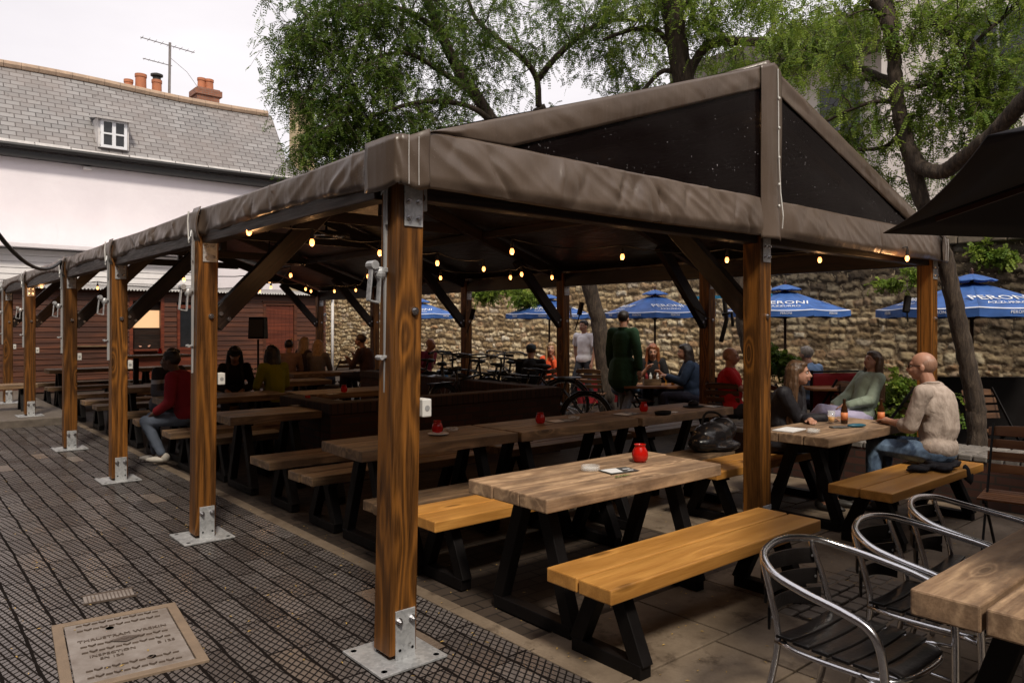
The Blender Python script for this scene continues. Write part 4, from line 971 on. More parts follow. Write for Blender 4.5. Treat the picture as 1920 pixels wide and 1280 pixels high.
for px, py, D, a, lb in ((1540, 760, 9.6, 60, 'dark slatted chair behind the woman in the black jacket'), (1880, 790, 8.2, 150, 'dark slatted folding seat right of the tree trunk at the picture edge'), (1478, 720, 9.4, -110, 'slatted chair left of the woman in the black jacket'),
                         (1370, 740, 9.7, -75, 'slatted chair carrying the man in the red shirt'), (1000, 700, 12.6, 20, 'slatted chair the man in the cap sits on'), (1112, 700, 12.8, -60, 'empty slatted chair left of the leaning trunk, behind the bicycle wheel'), (1195, 730, 11.6, -120, 'slatted chair under the person reaching over the food table'), (1308, 740, 11.2, 120, 'slatted chair under the woman in the denim jacket'), (1606, 760, 8.6, 115, 'slatted chair under the woman in the pale green jacket'), (1222, 740, 12.4, 175, 'slatted chair under the red haired woman'), (660, 700, 15.5, 0, 'slatted chair against the pale far end of the stone wall, nearer the hut group'), (632, 700, 15.8, 10, 'slatted chair beside the three seated figures near the hut corner')):
    c = copy_tree(sd0); p = IMG(px, py, D); c.location = (p.x, p.y, 0); c.rotation_euler = (0, 0, R(a)); c['label'] = lb
# ================================================================ BRICKWORK
def brickwall(name, a, b, th, h, lb, cat='wall', cop=True):
    r = empty(name, (0, 0, 0), 0, lb, cat); m = MB(); m.b2((a[0], a[1], -.02), (b[0], b[1], h-.12)); uvproj(m.build('brickwork', M['brick'], r))
    m = MB(); m.b2((a[0]-.012, a[1]-.012, h-.118), (b[0]+.012, b[1]+.012, h)); uvproj(m.build('coping', M['coping'], r, bevel=.012)); return r
brickwall('brick_wall', (1.57, 3.78), (4.79, 4.0), .22, .82, 'dark low brick wall behind the long row of tables, facing the camera')
brickwall('brick_wall', (4.565, 4.02), (4.79, 8.6), .22, .82, 'dark low brick wall running back from the corner beside the bicycles')
brickwall('brick_wall', (1.57, 4.02), (1.79, 5.0), .22, .82, 'short return of the brick enclosure beside the dark table')
lw = empty('low_brick_wall', (0, 0, 0), 0, 'knee high brick planter wall with grey setts on top, behind the bald man', 'wall')
m = MB(); m.b2((5.55, -4.5, -.02), (6.2, 1.9, .40)); uvproj(m.build('brickwork', M['brick'], lw))
m = MB(); rnd = random.Random(4); y = -4.5
while y < 1.85:
    for k in range(4): m.b2((5.54+k*.166, y, .395), (5.54+k*.166+.155, y+.112, .455+rnd.uniform(-.006, .006)))
    y += .122
m.build('setts', plain('grey_setts', (.16, .145, .13), .65, var=.4, nscale=9, bumpy=.4), lw, bevel=.012)
# ================================================================ PARASOLS
def parasol(cx, cy, w, ze, za, rot, lb, words=True, D=10):
    r = empty('blue_parasol', (cx, cy, 0), rot, lb, 'parasol', 'blue parasols along the stone wall'); n = 8; R_ = w/2; cl = M['blue']
    def pt(k, f, t): # k panel, f radial 0 apex..1 edge, t across 0..1
        a0, a1 = 2*math.pi*k/n, 2*math.pi*(k+1)/n; p0 = Vector((math.cos(a0), math.sin(a0), 0)); p1 = Vector((math.cos(a1), math.sin(a1), 0)); p = p0.lerp(p1, t)*R_*f
        z = za-(za-ze)*(f**.92)-.03*4*t*(1-t)*f*(1-f*.5); return Vector((p.x, p.y, z))
    m = MB()
    for k in range(n): m.grid(lambda u, v: pt(k, .14+.86*v, u), 6, 10)
    m.build('canopy', cl, r, smooth=False, solid=.004, auto=True)
    m = MB()
    for k in range(n): m.grid(lambda u, v: pt(k, 1, u)*1.0+Vector((0, 0, -.002-.085*v+.008*math.sin(u*9+k)*v)), 8, 2)
    va = m.build('valance', cl, r, solid=.003)
    m = MB()
    for k in range(n): m.grid(lambda u, v: pt(k, .965+.037*v, u)+Vector((0, 0, .006)), 6, 1)
    m.build('white_trim', M['parasolwhite'], r, solid=.002)
    m = MB()
    for k in range(n): m.grid(lambda u, v: Vector((pt(k, .26*v+.002, u).x, pt(k, .26*v+.002, u).y, za+.07-.085*v**1.3-.012*math.sin(u*math.pi)*v)), 5, 5)
    m.build('vent_cap', cl, r, solid=.004, smooth=True)
    m = MB(); m.tube([(0, 0, .0), (0, 0, za+.09)], .022, 10); m.lathe([(.022, 0), (.03, .015), (.015, .035), (.022, .05), (0, .065)], (0, 0, za+.08), 10); m.build('pole', M['parpole'], r, smooth=True)
    for k in range(n):
        a = 2*math.pi*k/n; m = MB(); m.bar((0, 0, za-.03), (R_*.97*math.cos(a), R_*.97*math.sin(a), ze-.02), .012, .018); m.bar((.02*math.cos(a), .02*math.sin(a), ze-.12), (R_*.5*math.cos(a), R_*.5*math.sin(a), (za+ze)/2-.03), .010, .016); m.build('rib', M['parpole'], r)
    if words:
        tm = MB()
        for k in range(0, n, 2):
            a = 2*math.pi*(k+.5)/n; ap = R_*math.cos(math.pi/n); slope = math.atan2(za-ze, ap)
            Rm = Matrix.Rotation(a+math.pi/2, 4, 'Z') @ Matrix.Rotation(slope, 4, 'X')
            f = .64; c = pt(k, f, .5)+Vector((math.cos(a)*.004, math.sin(a)*.004, .016)); text_mesh(tm, 'PERONI', w*.095, Matrix.Translation(c) @ Rm, .001)
            c = pt(k, .80, .5)+Vector((0, 0, .014)); text_mesh(tm, 'AZZURRO', w*.045, Matrix.Translation(c) @ Rm, .001)
        for k in range(n):
            a = 2*math.pi*(k+.5)/n; ap = R_*math.cos(math.pi/n); Rm = Matrix.Rotation(a+math.pi/2, 4, 'Z') @ Matrix.Rotation(R(90), 4, 'X')
            text_mesh(tm, 'PERONI', .05, Matrix.Translation((math.cos(a)*(ap+.012), math.sin(a)*(ap+.012), ze-.045)) @ Rm, .001)
        tm.build('lettering', M['textwhite'], r)
    m = MB(); m.lathe([(.22, 0), (.22, .05), (.05, .09), (.035, .25), (.024, .25)], (0, 0, 0), 16); m.build('base', M['black'], r, auto=True)
    return r
def cloth(name, col, rough=.8, nsc=30, bs=.4, wr=.0, var=.12, wsc=9):
    t = NT(name); v = t.coord(); n = t.noise(v, 6, 5); c = t.ramp(n, [(.3, [x*(1-var) for x in col]), (.7, [min(1, x*(1+var)) for x in col])])
    b = t.bump(t.noise(v, nsc*10, 2), .15, .002)
    if wr: b = t.bump(t.noise(t.coord((1, 1, .6)), wsc, 4, .55, 1.6), wr, .02, b)
    return t.done(c, rough, b, Specular_IOR_Level=.25)
M['blue'] = cloth('blue_parasol_canvas', (.040, .108, .33), .6, var=.25); M['parasolwhite'] = cloth('white_parasol_trim', (.55, .58, .68), .7); M['parpole'] = plain('brown_parasol_pole', (.05, .018, .010), .45)
for px, D, w, ye, ya, rot, lb in ((1822, 9.3, 2.15, 585, 524, 22, 'blue parasol nearest, at the right picture edge behind the leaning trunk'), (1472, 12.5, 2.1, 587, 541, 8, 'blue parasol above the woman in the black jacket'),
                           (1228, 14.5, 1.95, 590, 550, 40, 'blue parasol over the red haired woman at the food table'), (1030, 16.5, 1.95, 592, 558, 15, 'blue parasol over the woman in the orange cardigan'), (788, 18.0, 1.95, 592, 565, 30, 'farthest blue parasol, seen just right of the near post')):
    p = IMG(px, ye, D); q = IMG(px, ya, D); parasol(p.x, p.y, w, p.z+.03, q.z, R(rot), lb)
# big black parasol at the right edge
bp = empty('black_parasol', (0, 0, 0), 0, 'large black parasol seen from below at the right edge', 'parasol')
c1 = IMG(1656, 437, 4.6); q0 = IMG(1925, 205, 2.0)-c1; q0.z = 0; q2 = IMG(1920, 443, 4.76)-c1; q2.z = 0; side = 2.45
cen = c1+(q0.normalized()+q2.normalized())*side; HX = [cen+Matrix.Rotation(k*math.pi/3, 3, 'Z') @ (c1-cen) for k in range(6)]; ap = cen+Vector((0, 0, .68))
M['blackcloth'] = cloth('black_parasol_canvas', (.010, .009, .012), .75)
m = MB()
for a, b in [(HX[k], HX[(k+1) % 6]) for k in range(6)]:
    def fn(u, v):
        e = a.lerp(b, u); e = e+Vector((0, 0, .06*4*u*(1-u)*0)); p = e.lerp(ap, v); sgg = .07*4*v*(1-v)*0+.05*4*u*(1-u)*(1-v); return p-Vector((0, 0, 0))+Vector((0, 0, -sgg*.3))+(((ap-e)*Vector((1, 1, 0)))*(.018*4*u*(1-u)*(1-v)))
    m.grid(fn, 20, 12)
m.build('canopy', M['blackcloth'], bp, smooth=True, solid=.006)
for c in HX:
    m = MB(); m.bar(c.lerp(ap, .12)-Vector((0, 0, .03)), ap-Vector((0, 0, .05)), .018, .028); m.build('rib', M['parpole'], bp)
m = MB(); m.tube([Vector((ap.x, ap.y, 0)), ap], .028, 10); m.build('pole', M['parpole'], bp, smooth=True)
m = MB(); m.lathe([(.34, 0), (.34, .06), (.06, .1), (.04, .3)], (ap.x, ap.y, 0), 20); m.build('base', M['black'], bp)
# ================================================================ TABLE ITEMS
M['wax'] = emit('candle_glow', (1, .16, .03), .16)
def candle(p, lb, s=1.0):
    r = empty('candle_jar', tuple(p), 0, lb, 'candle jar', 'red glass candle jars')
    prof = [(.0, .002), (.030, .002), (.040, .014), (.044, .036), (.040, .058), (.030, .076), (.027, .082), (.029, .090), (.033, .093), (.030, .093), (.025, .084), (.036, .056), (.039, .036), (.035, .016), (.0, .010)]
    m = MB(); m.lathe([(a*s, b*s) for a, b in prof], n=20); m.build('glass', M['redglass'], r, smooth=True)
    m = MB(); m.lathe([(0, .0125), (.030, .0125), (.034, .030), (.030, .042), (0, .042)], n=14); o = m.build('candle', M['wax'], r, smooth=True); o.scale = (s, s, s)
    return r
M['card'] = plain('dark_menu_card', (.07, .075, .075), .45, var=.5, nscale=25)
def card(px, py, z, w, d, a, lb, mat='card', name='menu', cat='menu', th=.004):
    p = GP(px, py, z); r = empty(name, tuple(p), R(a), lb, cat); m = MB(); m.b2((-w/2, -d/2, .0008), (w/2, d/2, th)); m.build('cover', M[mat], r)
    if mat == 'card':
        m = MB(); m.add([(-w/2+.01, -d/2+.01, th+.0006), (-w*.05, -d/2+.01, th+.0006), (w*.1, d/2-.01, th+.0006), (-w/2+.01, d/2-.01, th+.0006)], [(0, 1, 2, 3)]); m.b2((w*.2, -d*.3, th+.0003), (w*.4, -d*.2, th+.0007)); m.b2((w*.18, 0, th+.0003), (w*.42, d*.12, th+.0007)); m.build('print', M['paper'], r)
    return r
def ashtray(px, py, z, lb, r_=.055):
    p = GP(px, py, z); m = MB(); m.lathe([(0, .002), (r_*.9, .002), (r_, .008), (r_*1.02, .032), (r_*.86, .032), (r_*.78, .012), (0, .010)], n=24); o = m.build('ashtray', M['glass'], smooth=True, loc=tuple(p)); return tag(o, lb, 'ashtray', 'glass ashtrays on the tables')
ZT = .752
candle(GP(1200, 865, ZT), 'bright red glass candle jar alone on the front centre table', 1.18)
ashtray(1107, 882, ZT, 'clear glass ashtray on the front centre table')
card(1160, 882, ZT, .21, .13, -10, 'black and white folded menu on the front centre table')
m = MB(); rnd = random.Random(1); p = GP(1166, 893, ZT)
for k in range(14):
    a = rnd.uniform(-.5, .5); x = -.05+k*.007; m.tube([(x, 0, .004), (x+.02*math.cos(a+1), .02*math.sin(a*3), .008)], [.0035, .001], 4)
m.tube([(-.06, 0, .003), (.05, .004, .004)], .002, 4)
tag(m.build('leaf_sprig', plain('sprig_green', (.12, .15, .03), .6), loc=tuple(p)), 'small green sprig beside the folded menu', 'sprig')
candle(GP(820, 811, ZT), 'red candle jar on a saucer beside the near post', 1.05)
p = GP(822, 814, ZT); m = MB(); m.lathe([(0, .002), (.05, .002), (.085, .010), (.08, .012), (.05, .005), (0, .005)], n=24); tag(m.build('saucer', M['paper'], smooth=True, loc=(p.x, p.y, ZT-.001)), 'white saucer under the candle beside the near post', 'saucer')
ashtray(848, 808, ZT, 'clear glass ashtray right of the candle saucer')
candle(GP(1013, 793, ZT), 'red candle jar on the middle table of the long row')
card(1052, 789, ZT, .26, .16, -5, 'dark leaflet right of the candle on the middle table'); ashtray(1076, 786, ZT, 'glass ashtray on the middle table of the long row')
candle(GP(1207, 771, ZT), 'red candle jar where middle and right tables of the long row meet')
card(1175, 776, ZT, .26, .18, 8, 'grey menu left of the candle at the join of two tables')
p = GP(1243, 777, ZT); m = MB(); m.lathe([(0, .002), (.095, .002), (.105, .03), (.098, .033), (.09, .012), (0, .012)], n=20); o = m.build('tray', M['black'], smooth=True, loc=tuple(p)); o.scale = (1, .6, 1); tag(o, 'black oval tray on the right table of the long row', 'tray')
card(1262, 773, ZT, .10, .07, 20, 'white napkin beside the black oval tray', 'paper', 'napkin', 'napkin', .006)
p = GP(1300, 763, ZT); m = MB(); m.ell((0, 0, .035), (.07, .05, .04)); m.ell((0, 0, .01), (.13, .10, .012)); tag(m.build('cap', M['black'], smooth=True, loc=tuple(p)), 'black cap lying on the right table of the long row', 'cap')
card(1338, 762, ZT, .2, .13, 0, 'dark menu beside the black cap')
# items on the bald man's table
card(1480, 806, ZT, .26, .17, 5, 'white papers at the left end of the bald man\'s table', 'paper', 'papers', 'papers', .008)
ashtray(1525, 811, ZT, 'glass ashtray between the papers and the knife handle', .05)
def bottle(px, py, lb):
    p = GP(px, py, ZT); r = empty('beer_bottle', tuple(p), 0, lb, 'bottle', 'brown beer bottles'); m = MB()
    m.lathe([(0, .002), (.026, .002), (.029, .008), (.029, .115), (.022, .145), (.0125, .165), (.0115, .20), (.0135, .205), (.0135, .215), (.010, .216), (0, .214)], n=18); m.build('glass', M['brown_glass'], r, smooth=True)
    m = MB(); m.lathe([(.0297, .035), (.0297, .10)], n=18); m.build('label', M['label_orange'], r, smooth=True); return r
bottle(1583, 794, 'brown beer bottle with orange label beside the beer glass'); bottle(1652, 793, 'brown beer bottle with orange label standing apart, nearer the bald man')
p = GP(1559, 793, ZT); r = empty('beer_glass', tuple(p), 0, 'small glass half full of amber beer', 'glass'); m = MB(); m.lathe([(0, .002), (.026, .002), (.032, .11), (.030, .11), (.0245, .008), (0, .008)], n=20); m.build('tumbler', M['glass'], r, smooth=True)
m = MB(); m.lathe([(0, .0095), (.0235, .0095), (.0265, .055), (0, .055)], n=18); m.build('beer', M['beer'], r, smooth=True)
p = GP(1590, 801, ZT); r = empty('phone_case', tuple(p), R(-30), 'teal blue case lying on the bald man\'s table', 'case'); m = MB(); m.ell((.08, 0, .016), (.09, .032, .016)); m.build('case', M['blueplastic'], r, smooth=True); m = MB(); m.b2((-.16, -.035, .001), (-.01, .03, .012)); m.build('sleeve', M['card'], r, bevel=.003)
for px, py, z, lb in ((577, 757, .75, 'dim red candle jar on the dark table by the brick enclosure'), (645, 735, .75, 'dim red candle jar on the second column table'), (300, 662, 1.08, 'dim red candle jar on the bar height table')):
    candle(GP(px, py, z+.002), lb)
card(560, 760, .752, .16, .1, 10, 'pale leaflet by the dim candle near the brick enclosure'); card(623, 739, .752, .16, .1, 10, 'pale leaflet on the second column table')
m = MB(); p = GP(173, 645, 1.125); m.lathe([(0, 0), (.05, 0), (.06, .16), (.052, .16), (.045, .02), (0, .02)], n=14); tag(m.build('red_pot', M['redcloth'], loc=(p.x, p.y, 1.122)), 'small red pot on the bar table by the fourth post', 'pot')
m = MB(); p = GP(162, 646, 1.125); m.b2((-.06, -.02, 0), (.06, .02, .24)); tag(m.build('menu_stand', M['greyplastic'], loc=(p.x, p.y, 1.122)), 'upright grey menu stand on the bar table by the fourth post', 'menu stand')
# speaker on stand
p = IMG(484, 600, 15.2); r = empty('speaker_stand', (p.x, p.y, 0), 0, 'thin black pole stand in front of the hut door', 'stand'); m = MB(); m.tube([(0, 0, .02), (0, 0, 1.33)], .022, 8); m.build('pole', M['black'], r)
for k in range(3): a = k*2.1; m = MB(); m.tube([(0, 0, .5), (.45*math.cos(a), .45*math.sin(a), .01)], .012, 6); m.build('leg', M['black'], r)
m = MB(); m.box((0, 0, 0), (.33, .28, .44), None, taper=.92); r = empty('loudspeaker', (p.x, p.y, 1.56), YAW*-1, 'black loudspeaker on a pole in front of the hut door', 'speaker'); m.build('cabinet', M['black'], r, bevel=.02)
m = MB(); m.b2((-.14, -.145, -.18), (.14, -.141, .17)); m.build('grille', M['soot'], r)
# shiny chrome chair stack by the hat woman
p = IMG(470, 690, 13.2); r = empty('metal_chair', (p.x, p.y, 0), R(160), 'shiny metal chair glinting behind the person in the dark hat', 'chair')
for z in (0, .09): 
    m = MB(); m.tube(catmull([(-.24, .24, .02+z), (-.26, .2, .55+z), (-.26, 0, .68+z), (-.2, -.25, .72+z), (0, -.3, .74+z), (.2, -.25, .72+z), (.26, 0, .68+z), (.26, .2, .55+z), (.24, .24, .02+z)], 5), .014, 8); m.build('frame', M['alu'], r, smooth=True)
for k in range(5): m = MB(); m.b2((-.2, -.15+k*.08, .44), (.2, -.09+k*.08, .455)); m.build('seat_slat', M['alu'], r)
# bag on the bench
r = empty('black_bag', (4.06, .98, .45), 0, 'glossy black bag slumped on the worn bench beside the middle post', 'bag'); m = MB()
for c, q in (((0, 0, .13), (.26, .15, .13)), ((.18, .02, .17), (.16, .14, .12)), ((-.16, -.02, .08), (.18, .13, .09)), ((.05, -.1, .04), (.22, .12, .05))): m.ell(c, q)
o = m.build('bag_body', plain('glossy_black_leather', (.010, .009, .010), .25, bumpy=.5, nscale=4), r, smooth=True); md = o.modifiers.new('r', 'REMESH'); md.mode = 'VOXEL'; md.voxel_size = .014; md.use_smooth_shade = True; md = o.modifiers.new('s', 'SMOOTH'); md.iterations = 5
m = MB(); m.tube(catmull([(-.15, .02, .13), (-.05, .05, .32), (.12, .04, .33), (.22, 0, .25)], 5), .012, 6); m.build('strap', M['black'], r)
# red banner barrier
r = empty('barrier_banner', tuple(IMG(1582, 790, 10.2).xy)+(0,), R(-27), 'red cloth barrier with gold crest behind the woman in the green jacket', 'banner'); zt = IMG(0, 696, 10.2).z
m = MB(); m.grid(lambda u, v: (-.48+1.02*u, .012*math.sin(u*14+v*3)*(1-v*.3), .12+(zt-.14)*v), 30, 12, flip=True); m.build('cloth', M['redcloth'], r, smooth=True, solid=.006)
m = MB(); 
for x in (-.50, .56): m.tube([(x, 0, 0), (x, 0, zt+.02)], .02, 8); m.lathe([(.14, 0), (.14, .02), (.03, .03)], (x, 0, 0), 16)
m.tube([(-.50, 0, zt), (.56, 0, zt)], .014, 8); m.build('frame', M['black'], r)
m = MB()
for k in range(5): a = R(40+k*25); m.tube([(-.02, -.018, .66), (-.02+.10*math.cos(a), -.018, .66+.10*math.sin(a))], [.010, .004], 5)
m.box((-.02, -.018, .62), (.16, .006, .02)); m.box((-.02, -.018, .585), (.10, .006, .012)); m.build('crest', M['gilt'], r)
# second red cloth + dark barriers
for px, py, D, w, a, mt, lb in ((1120, 700, 14.6, .9, -20, 'redcloth', 'red cloth barrier behind the walker in white'), (1300, 700, 13.2, 1.5, -40, 'black', 'dark barrier panel behind the woman in denim'), (1870, 720, 9.6, 1.6, -40, 'black', 'dark barrier panel right of the near tree trunk')):
    p = IMG(px, py, D); z2 = IMG(px, 708 if D > 12 else 708, D).z; r = empty('barrier', (p.x, p.y, 0), R(a), lb, 'barrier'); m = MB(); m.grid(lambda u, v: (-w/2+w*u, .008*math.sin(u*17), .1+(z2-.1)*v), 20, 6, flip=True); m.build('cloth', M[mt], r, solid=.006)
    m = MB(); [m.tube([(x, 0, 0), (x, 0, z2+.03)], .018, 6) for x in (-w/2, w/2)]; m.tube([(-w/2, 0, z2), (w/2, 0, z2)], .012, 6); m.build('frame', M['black'], r)
# round cafe tables
def cafe(px, py, D, w, lb, food=False):
    p = IMG(px, py, D); z = p.z; r = empty('cafe_table', (p.x, p.y, 0), 0, lb, 'table', 'cafe tables along the stone wall'); m = MB(); m.b2((-w/2, -w*.35, z-.035), (w/2, w*.35, z)); o = m.build('tabletop', M['slat'], r, bevel=.005)
    m = MB(); m.tube([(0, 0, .04), (0, 0, z-.035)], .03, 8); m.lathe([(.22, 0), (.22, .02), (.04, .05)], (0, 0, 0), 16); m.build('leg', M['black'], r); r.rotation_euler = (0, 0, -YAW); return p
tp = cafe(1222, 721, 11.6, .95, 'cafe table crowded with drinks before the red haired woman')
cafe(1062, 712, 13.5, .8, 'cafe table in front of the woman in orange'); cafe(1560, 725, 9.9, .7, 'cafe table beside the red barrier')
r = empty('condiment_box', tuple(tp+Vector((-.06, -.05, .001))), -YAW, 'wooden condiment box with bottles on the food table', 'box')
m = MB(); m.b2((-.13, -.08, 0), (.13, -.07, .10)); m.b2((-.13, .07, 0), (.13, .08, .10)); m.b2((-.13, -.07, 0), (-.12, .07, .10)); m.b2((.12, -.07, 0), (.13, .07, .10)); m.b2((-.12, -.07, 0), (.12, .07, .01)); m.build('crate', M['dim'], r)
for k, (x, c) in enumerate(((-.08, 'redcloth'), (-.02, 'whiteplastic'), (.04, 'brown_glass'), (.09, 'whiteplastic'))):
    m = MB(); m.lathe([(.022, .01), (.024, .14), (.01, .17), (.01, .19), (0, .19)], (x, 0, 0), 10); m.build('bottle', M[c], r)
for k, (dx, lb) in enumerate(((.22, 'stemmed glass of orange drink right of the condiment box'), (.33, 'small tumbler of amber drink near the denim woman'))):
    m = MB(); m.lathe([(.03, 0), (.006, .006), (.006, .06), (.035, .09), (.04, .15)] if k == 0 else [(.028, 0), (.034, .11)], n=12); q = tp+Vector((dx*math.cos(YAW), -dx*math.sin(YAW), .001)); tag(m.build('drink', M['beer'], loc=tuple(q), smooth=True), lb, 'drink')
# blue strap on tree, straps between trunks
m = MB(); m.bar(IMG(1288, 559, 11.2), IMG(1448, 553, 10.6), .03, .045); tag(m.build('blue_strap', M['tape']), 'light blue ratchet strap stretched between the trunks', 'strap')
m = MB(); m.tube([IMG(1262, 522, 8.6), IMG(1300, 575, 8.7), IMG(1330, 598, 8.6)], .010, 6); m.tube([IMG(1358, 560, 10), IMG(1362, 600, 10.1), IMG(1352, 640, 10)], .03, 6); m.tube([IMG(1354, 590, 10), IMG(1372, 586, 10), IMG(1374, 612, 10)], .022, 6)
tag(m.build('hanging_strap', M['rope'], smooth=True), 'dark straps hanging beside the middle trunk', 'strap')
# brace clips on right posts (spot lamps)
for px, py, D, lb in ((885, 590, 11.6, 'small black spotlight clamped to the post left of the blue parasol'), (1088, 580, 10.2, 'small black spotlight clamped to the post in front of the leaning trunk'), (1700, 572, 7.8, 'small black spotlight clamped to the far right corner post')):
    p = IMG(px, py, D); q = p+Vector((-.10, 0, -.28)) if px < 1200 else p+Vector((.28, .1, -.17)); r = empty('spotlight', tuple(p), 0, lb, 'spotlight', 'small clamp spotlights'); d = (q-p)
    m = MB(); m.tube([(.03, 0, .09), (-.02, 0, -.07)], .035, 10); m.build('head', M['black'], r); m = MB(); m.tube([(0, 0, -.05), tuple(d)], .008, 5); m.build('arm', M['black'], r)
# flower box shrub behind man etc. is in the planting section
# ================================================================ BICYCLES
def bicycle(lb):
    r = empty('bicycle', (0, 0, 0), 0, lb, 'bicycle', 'bicycles parked by the brick wall'); B = M['bike']
    for x in (-.52, .52):
        m = MB(); P = [(x+.335*math.cos(a*math.pi/18), 0, .34+.335*math.sin(a*math.pi/18)) for a in range(37)]; m.tube(P, .020, 8, caps=False); w = m.build('wheel', M['tyre'], r, smooth=True)
        m = MB(); P = [(x+.310*math.cos(a*math.pi/18), 0, .34+.310*math.sin(a*math.pi/18)) for a in range(37)]; m.tube(P, .010, 6, caps=False); m.tube([(x, -.03, .34), (x, .03, .34)], .02, 8); m.build('rim', M['alu'], w)
        m = MB()
        for k in range(18): a = k*math.pi/9; m.tube([(x, .02*(-1)**k, .34), (x+.31*math.cos(a), 0, .34+.31*math.sin(a))], .0016, 3)
        m.build('spokes', M['bolt'], w)
        m = MB(); P = [(x+.37*math.cos(a*math.pi/18), 0, .34+.37*math.sin(a*math.pi/18)) for a in range(1, 17)]; m.tube(P, .014, 6); m.build('mudguard', B, r)
    m = MB()
    for a, b in (((-.06, 0, .30), (-.22, 0, .82)), ((-.06, 0, .30), (.36, 0, .68)), ((-.19, 0, .72), (.34, 0, .76)), ((.37, 0, .66), (.33, 0, .88)), ((.37, 0, .66), (.52, 0, .34))): m.tube([a, b], .016, 8)
    for s in (-.045, .045): m.tube([(-.06, s, .30), (-.52, s, .34)], .009, 6); m.tube([(-.19, s*.5, .72), (-.52, s, .34)], .009, 6); m.tube([(.37, s, .62), (.52, s, .34)], .010, 6)
    m.build('frame', B, r, smooth=True)
    m = MB(); m.tube([(.33, 0, .88), (.34, 0, .98)], .014, 6); m.tube(catmull([(.20, -.30, .98), (.30, -.25, 1.0), (.38, -.12, .99), (.36, 0, .98), (.38, .12, .99), (.30, .25, 1.0), (.20, .30, .98)], 4), .012, 8); m.build('handlebar', B, r, smooth=True)
    m = MB()
    for s in (-1, 1): m.tube([(.22, s*.295, .98), (.12, s*.31, .97)], .018, 8)
    m.build('grip', M['tyre'], r)
    m = MB(); m.ell((-.27, 0, .86), (.07, .08, .03)); m.ell((-.18, 0, .87), (.10, .03, .022)); m.tube([(-.22, 0, .82), (-.24, 0, .86)], .013, 6); m.build('saddle', M['tyre'], r, smooth=True)
    m = MB(); m.tube([(-.06, -.06, .30), (.02, -.06, .15)], .010, 5); m.tube([(-.06, .06, .30), (-.14, .06, .45)], .010, 5); m.lathe([(.09, -.003), (.09, .003)], (-.06, -.05, .30), 20, rot=Matrix.Rotation(R(90), 3, 'X')); m.build('crank', M['bolt'], r)
    m = MB(); m.b2((-.75, -.07, .70), (-.38, .07, .715)); m.tube([(-.7, .05, .70), (-.52, .045, .36)], .005, 4); m.tube([(-.7, -.05, .70), (-.52, -.045, .36)], .005, 4); m.build('rack', B, r)
    return r
M['bike'] = plain('black_bike_paint', (.012, .011, .012), .3, metal=.3); M['tyre'] = plain('black_rubber', (.010, .010, .010), .7)
bk = bicycle('black bicycle whose wheel shows at the right end of the brick wall')
bs = [(1030, 10.4, 118, None), (985, 11.4, 150, 'black bicycle beside the man in the cap'), (905, 11.9, 95, 'black bicycle in front of the second right post'), (868, 13.0, 160, 'black bicycle leaning with swept handlebars left of the right post'), (830, 12.4, 40, 'black bicycle beside the maroon shirt man'), (778, 13.4, 130, 'black bicycle just right of the near post'), (945, 13.0, 60, 'black bicycle left of the man in the cap, farther back'), (880, 10.9, 20, 'black bicycle broadside close behind the brick wall')]
for i, (px, D, a, lb) in enumerate(bs):
    o = bk if i == 0 else copy_tree(bk); p = IMG(px, 700, D); o.location = (p.x, p.y, 0); o.rotation_euler = (R(4*(-1)**i), 0, R(a)); o.scale = (1.0 if i == 0 else 1.15,)*3
    if lb: o['label'] = lb
# ================================================================ PEOPLE
def skin(name, c):
    t = NT(name); v = t.coord(); n = t.noise(v, 14, 4); cc = t.ramp(n, [(.3, [x*.85 for x in c]), (.7, [min(1, x*1.1) for x in c])])
    return t.done(cc, .5, t.bump(t.noise(v, 150, 3), .1, .001), Subsurface_Weight=.08, Subsurface_Radius=(.02, .008, .004), Subsurface_Scale=.4)
SK = {'fair': skin('fair_skin', (.40, .205, .135)), 'tan': skin('tan_skin', (.36, .18, .115)), 'dark': skin('dark_skin', (.10, .05, .033))}
def hairm(name, a, b):
    t = NT(name); v = t.coord((60, 60, 5)); n = t.noise(v, 1.2, 4, .6, 1.0); c = t.ramp(n, [(.3, a), (.7, b)]); return t.done(c, .42, t.bump(n, .7, .008))
HM = {'brown': hairm('brown_hair', (.018, .009, .005), (.085, .042, .02)), 'blonde': hairm('blonde_hair', (.16, .09, .04), (.46, .30, .15)), 'red': hairm('red_hair', (.10, .028, .01), (.27, .08, .025)), 'black': hairm('black_hair', (.006, .004, .004), (.024, .015, .012)), 'grey': hairm('grey_hair', (.14, .12, .10), (.34, .30, .27)), 'shaved': hairm('shaved_stubble', (.24, .13, .085), (.34, .19, .125)), 'ombre': hairm('ombre_hair', (.022, .011, .006), (.13, .07, .035))}
M['eye'] = plain('dark_eye', (.02, .012, .01), .2); M['eyewhite'] = plain('eye_white', (.55, .5, .47), .3); M['lip'] = plain('lips', (.32, .10, .085), .45); M['brow'] = plain('eyebrow', (.05, .028, .018), .8)
M['sole'] = plain('pale_shoe', (.42, .39, .34), .7); M['darkshoe'] = plain('dark_shoe', (.02, .017, .015), .6)
def ik(a, c, l1, l2, hint):
    a, c, hint = Vector(a), Vector(c), Vector(hint); d = c-a; L = min(d.length, (l1+l2)*.995); dn = d.normalized(); c = a+dn*L
    x = (l1*l1-l2*l2+L*L)/(2*L); h = math.sqrt(max(0, l1*l1-x*x)); u = hint-dn*hint.dot(dn)
    u = u.normalized() if u.length > 1e-5 else Vector((0, 0, 1)); return a+dn*x+u*h, c
